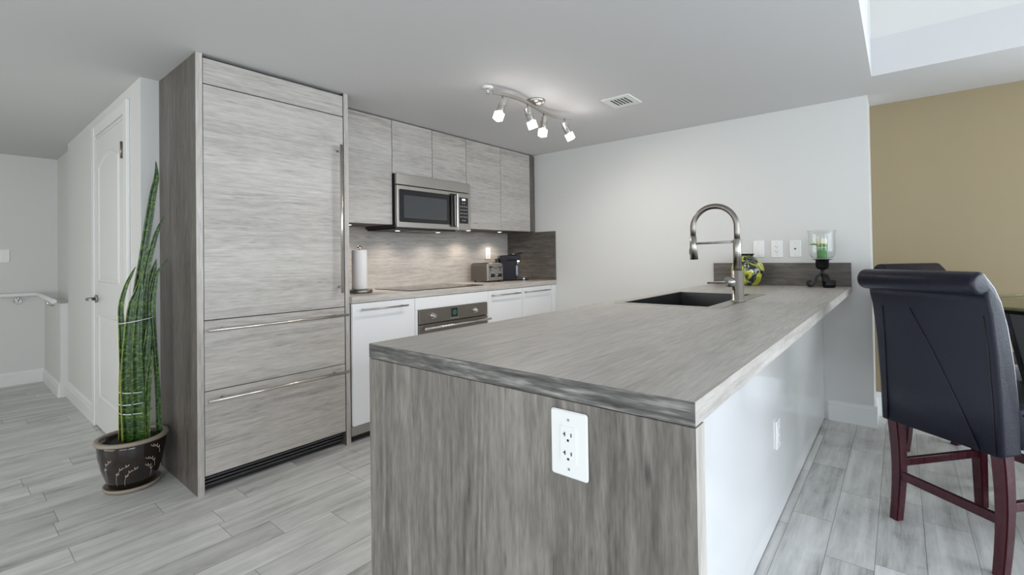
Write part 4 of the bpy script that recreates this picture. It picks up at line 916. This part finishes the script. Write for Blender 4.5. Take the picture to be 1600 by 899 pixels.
# ------------------------------------------------------------------ counter-height chairs
def dup(root, loc, rz, label):
    r = root.copy(); COL.objects.link(r); r.location = loc; r.rotation_euler = (0, 0, rz); r['label'] = label
    def rec(src, dst):
        for ch in list(src.children):
            c = ch.copy(); COL.objects.link(c); c.parent = dst; rec(ch, c)
    rec(root, r)
    return r
def make_chair(label, loc, rz):
    t = thing('counter_chair', label, 'chair', loc, rz, 'black leather counter chairs', local=True)
    W = 0.222
    # backrest: side outline with the top rolled backwards
    out = [(-0.040, 0.425), (-0.046, 0.60), (-0.060, 0.78), (-0.078, 0.92), (-0.090, 0.965)]
    rc = (-0.112, 1.030); rr = 0.042
    for k in range(0, 19):
        a = math.radians(-62 - 13.0*k); out.append((rc[0]+rr*math.cos(a), rc[1]+rr*math.sin(a)))
    out += [(-0.050, 1.020), (-0.020, 0.965), (0.005, 0.88), (0.030, 0.74), (0.045, 0.60), (0.048, 0.425)]
    bm = BM(); prism(bm, out, 1, -W, W, 0.014, 3); bk = obj('backrest', bm, leather, t, smooth=True)
    for f in bk.data.polygons: f.use_smooth = True
    bm = BM(); tube(bm, [(-0.0785, 0.055, 0.918), (-0.0625, 0.0, 0.79), (-0.048, -0.08, 0.60), (-0.041, -0.150, 0.428)], 0.0022, 6); obj('seam', bm, stitch, bk)
    bm = BM(); tube(bm, [(-0.0785, 0.170, 0.918), (-0.0625, 0.178, 0.79), (-0.048, 0.186, 0.60), (-0.041, 0.19, 0.428)], 0.0018, 6); obj('seam', bm, stitch, bk)
    bm = BM(); tube(bm, [(-0.0785, -0.2, 0.918), (-0.0625, -0.2, 0.79), (-0.048, -0.2, 0.60), (-0.041, -0.2, 0.428)], 0.0018, 6); obj('seam', bm, stitch, bk)
    bm = BM(); box(bm, 0.05, 0.475, -W, W, 0.435, 0.60, 0.028, 4); st = obj('seat', bm, leather, t, smooth=True)
    bm = BM(); pp = [(0.055, -W-0.0005, 0.565), (0.46, -W-0.0005, 0.565)]; tube(bm, pp, 0.003, 6); tube(bm, [(a, -b, c) for a, b, c in pp], 0.003, 6); obj('piping', bm, stitch, st)
    def leg(x0, y0, x1, y1, bend, w0=0.046, w1=0.036, ztop=0.437):
        bm = BM(); R_ = []
        for k in range(7):
            s = k/6; x = x0+(x1-x0)*s + bend*math.sin(PI*s); y = y0+(y1-y0)*s; z = ztop*(1-s); w = (w0+(w1-w0)*s)/2
            R_.append([bm.verts.new((x+a*w, y+b*w, z)) for a, b in ((-1, -1), (1, -1), (1, 1), (-1, 1))])
        for i in range(6):
            for k in range(4): bm.faces.new((R_[i][k], R_[i+1][k], R_[i+1][(k+1) % 4], R_[i][(k+1) % 4]))
        bm.faces.new(R_[0]); bm.faces.new(list(reversed(R_[-1]))); bmesh.ops.recalc_face_normals(bm, faces=bm.faces[:])
        es = [e for e in bm.edges if abs(e.verts[0].co.z-e.verts[1].co.z) > 0.02]; bmesh.ops.bevel(bm, geom=es, offset=0.004, segments=2, affect='EDGES')
        obj('leg', bm, redwood, t)
    for s in (1, -1):
        leg(0.0, s*0.190, -0.012, s*0.187, 0.018); leg(0.440, s*0.190, 0.450, s*0.190, 0.0)
        bm = BM(); box(bm, 0.015, 0.437, s*0.190-0.010, s*0.190+0.010, 0.222, 0.254, 0.002); obj('stretcher', bm, redwood, t)
    bm = BM(); box(bm, -0.004, 0.016, -0.18, 0.18, 0.172, 0.206, 0.002); obj('stretcher', bm, redwood, t)
    bm = BM(); box(bm, 0.432, 0.456, -0.18, 0.18, 0.26, 0.295, 0.002); obj('stretcher', bm, redwood, t)
    return t
ch = make_chair('black leather counter chair nearest the peninsula, seen from behind', (2.501, -0.117, 0), math.atan2(-0.643, 0.766))
dup(ch, (3.665, -0.125, 0), math.atan2(-0.78, -0.62), 'black leather counter chair at the olive wall, behind the nearer chair')

# ------------------------------------------------------------------ dining table
d1 = Vector((0.766, -0.643, 0)); d2 = Vector((-0.643, -0.766, 0)); c0 = Vector((2.908, 0.067, 0))
tc_ = c0 + d1*0.62 + d2*0.58
tb = thing('dining_table', 'counter-height glass dining table on a black pedestal', 'table', tuple(tc_), math.atan2(-0.643, 0.766), local=True)
bm = BM(); prism(bm, rrect(-0.56, 0.56, -0.56, 0.56, 0.03), 2, 0.908, 0.920, 0.002, 1); obj('glass_top', bm, tableg, tb)
bm = BM()
for a in ((-0.55, 0.55, -0.55, -0.525), (-0.55, 0.55, 0.525, 0.55), (-0.55, -0.525, -0.525, 0.525), (0.525, 0.55, -0.525, 0.525)): box(bm, *a, 0.894, 0.908)
obj('frame', bm, iron, tb)
for a in (45, 135, 225, 315):
    bm = BM(); prism(bm, [(0.10, 0.012), (0.26, 0.012), (0.30, 0.14), (0.36, 0.50), (0.43, 0.894), (0.32, 0.894), (0.255, 0.50), (0.19, 0.16)], 1, -0.04, 0.04, 0.004, 1)
    xform(bm, Matrix.Rotation(math.radians(a), 4, 'Z')); obj('leg', bm, iron, tb)
bm = BM(); lathe(bm, [(0.28, 0.0), (0.28, 0.012), (0.0, 0.012)], (0, 0), 40); obj('base_plate', bm, iron, tb)

# tidy helper properties
for o in bpy.data.objects:
    if '_o' in o: del o['_o']
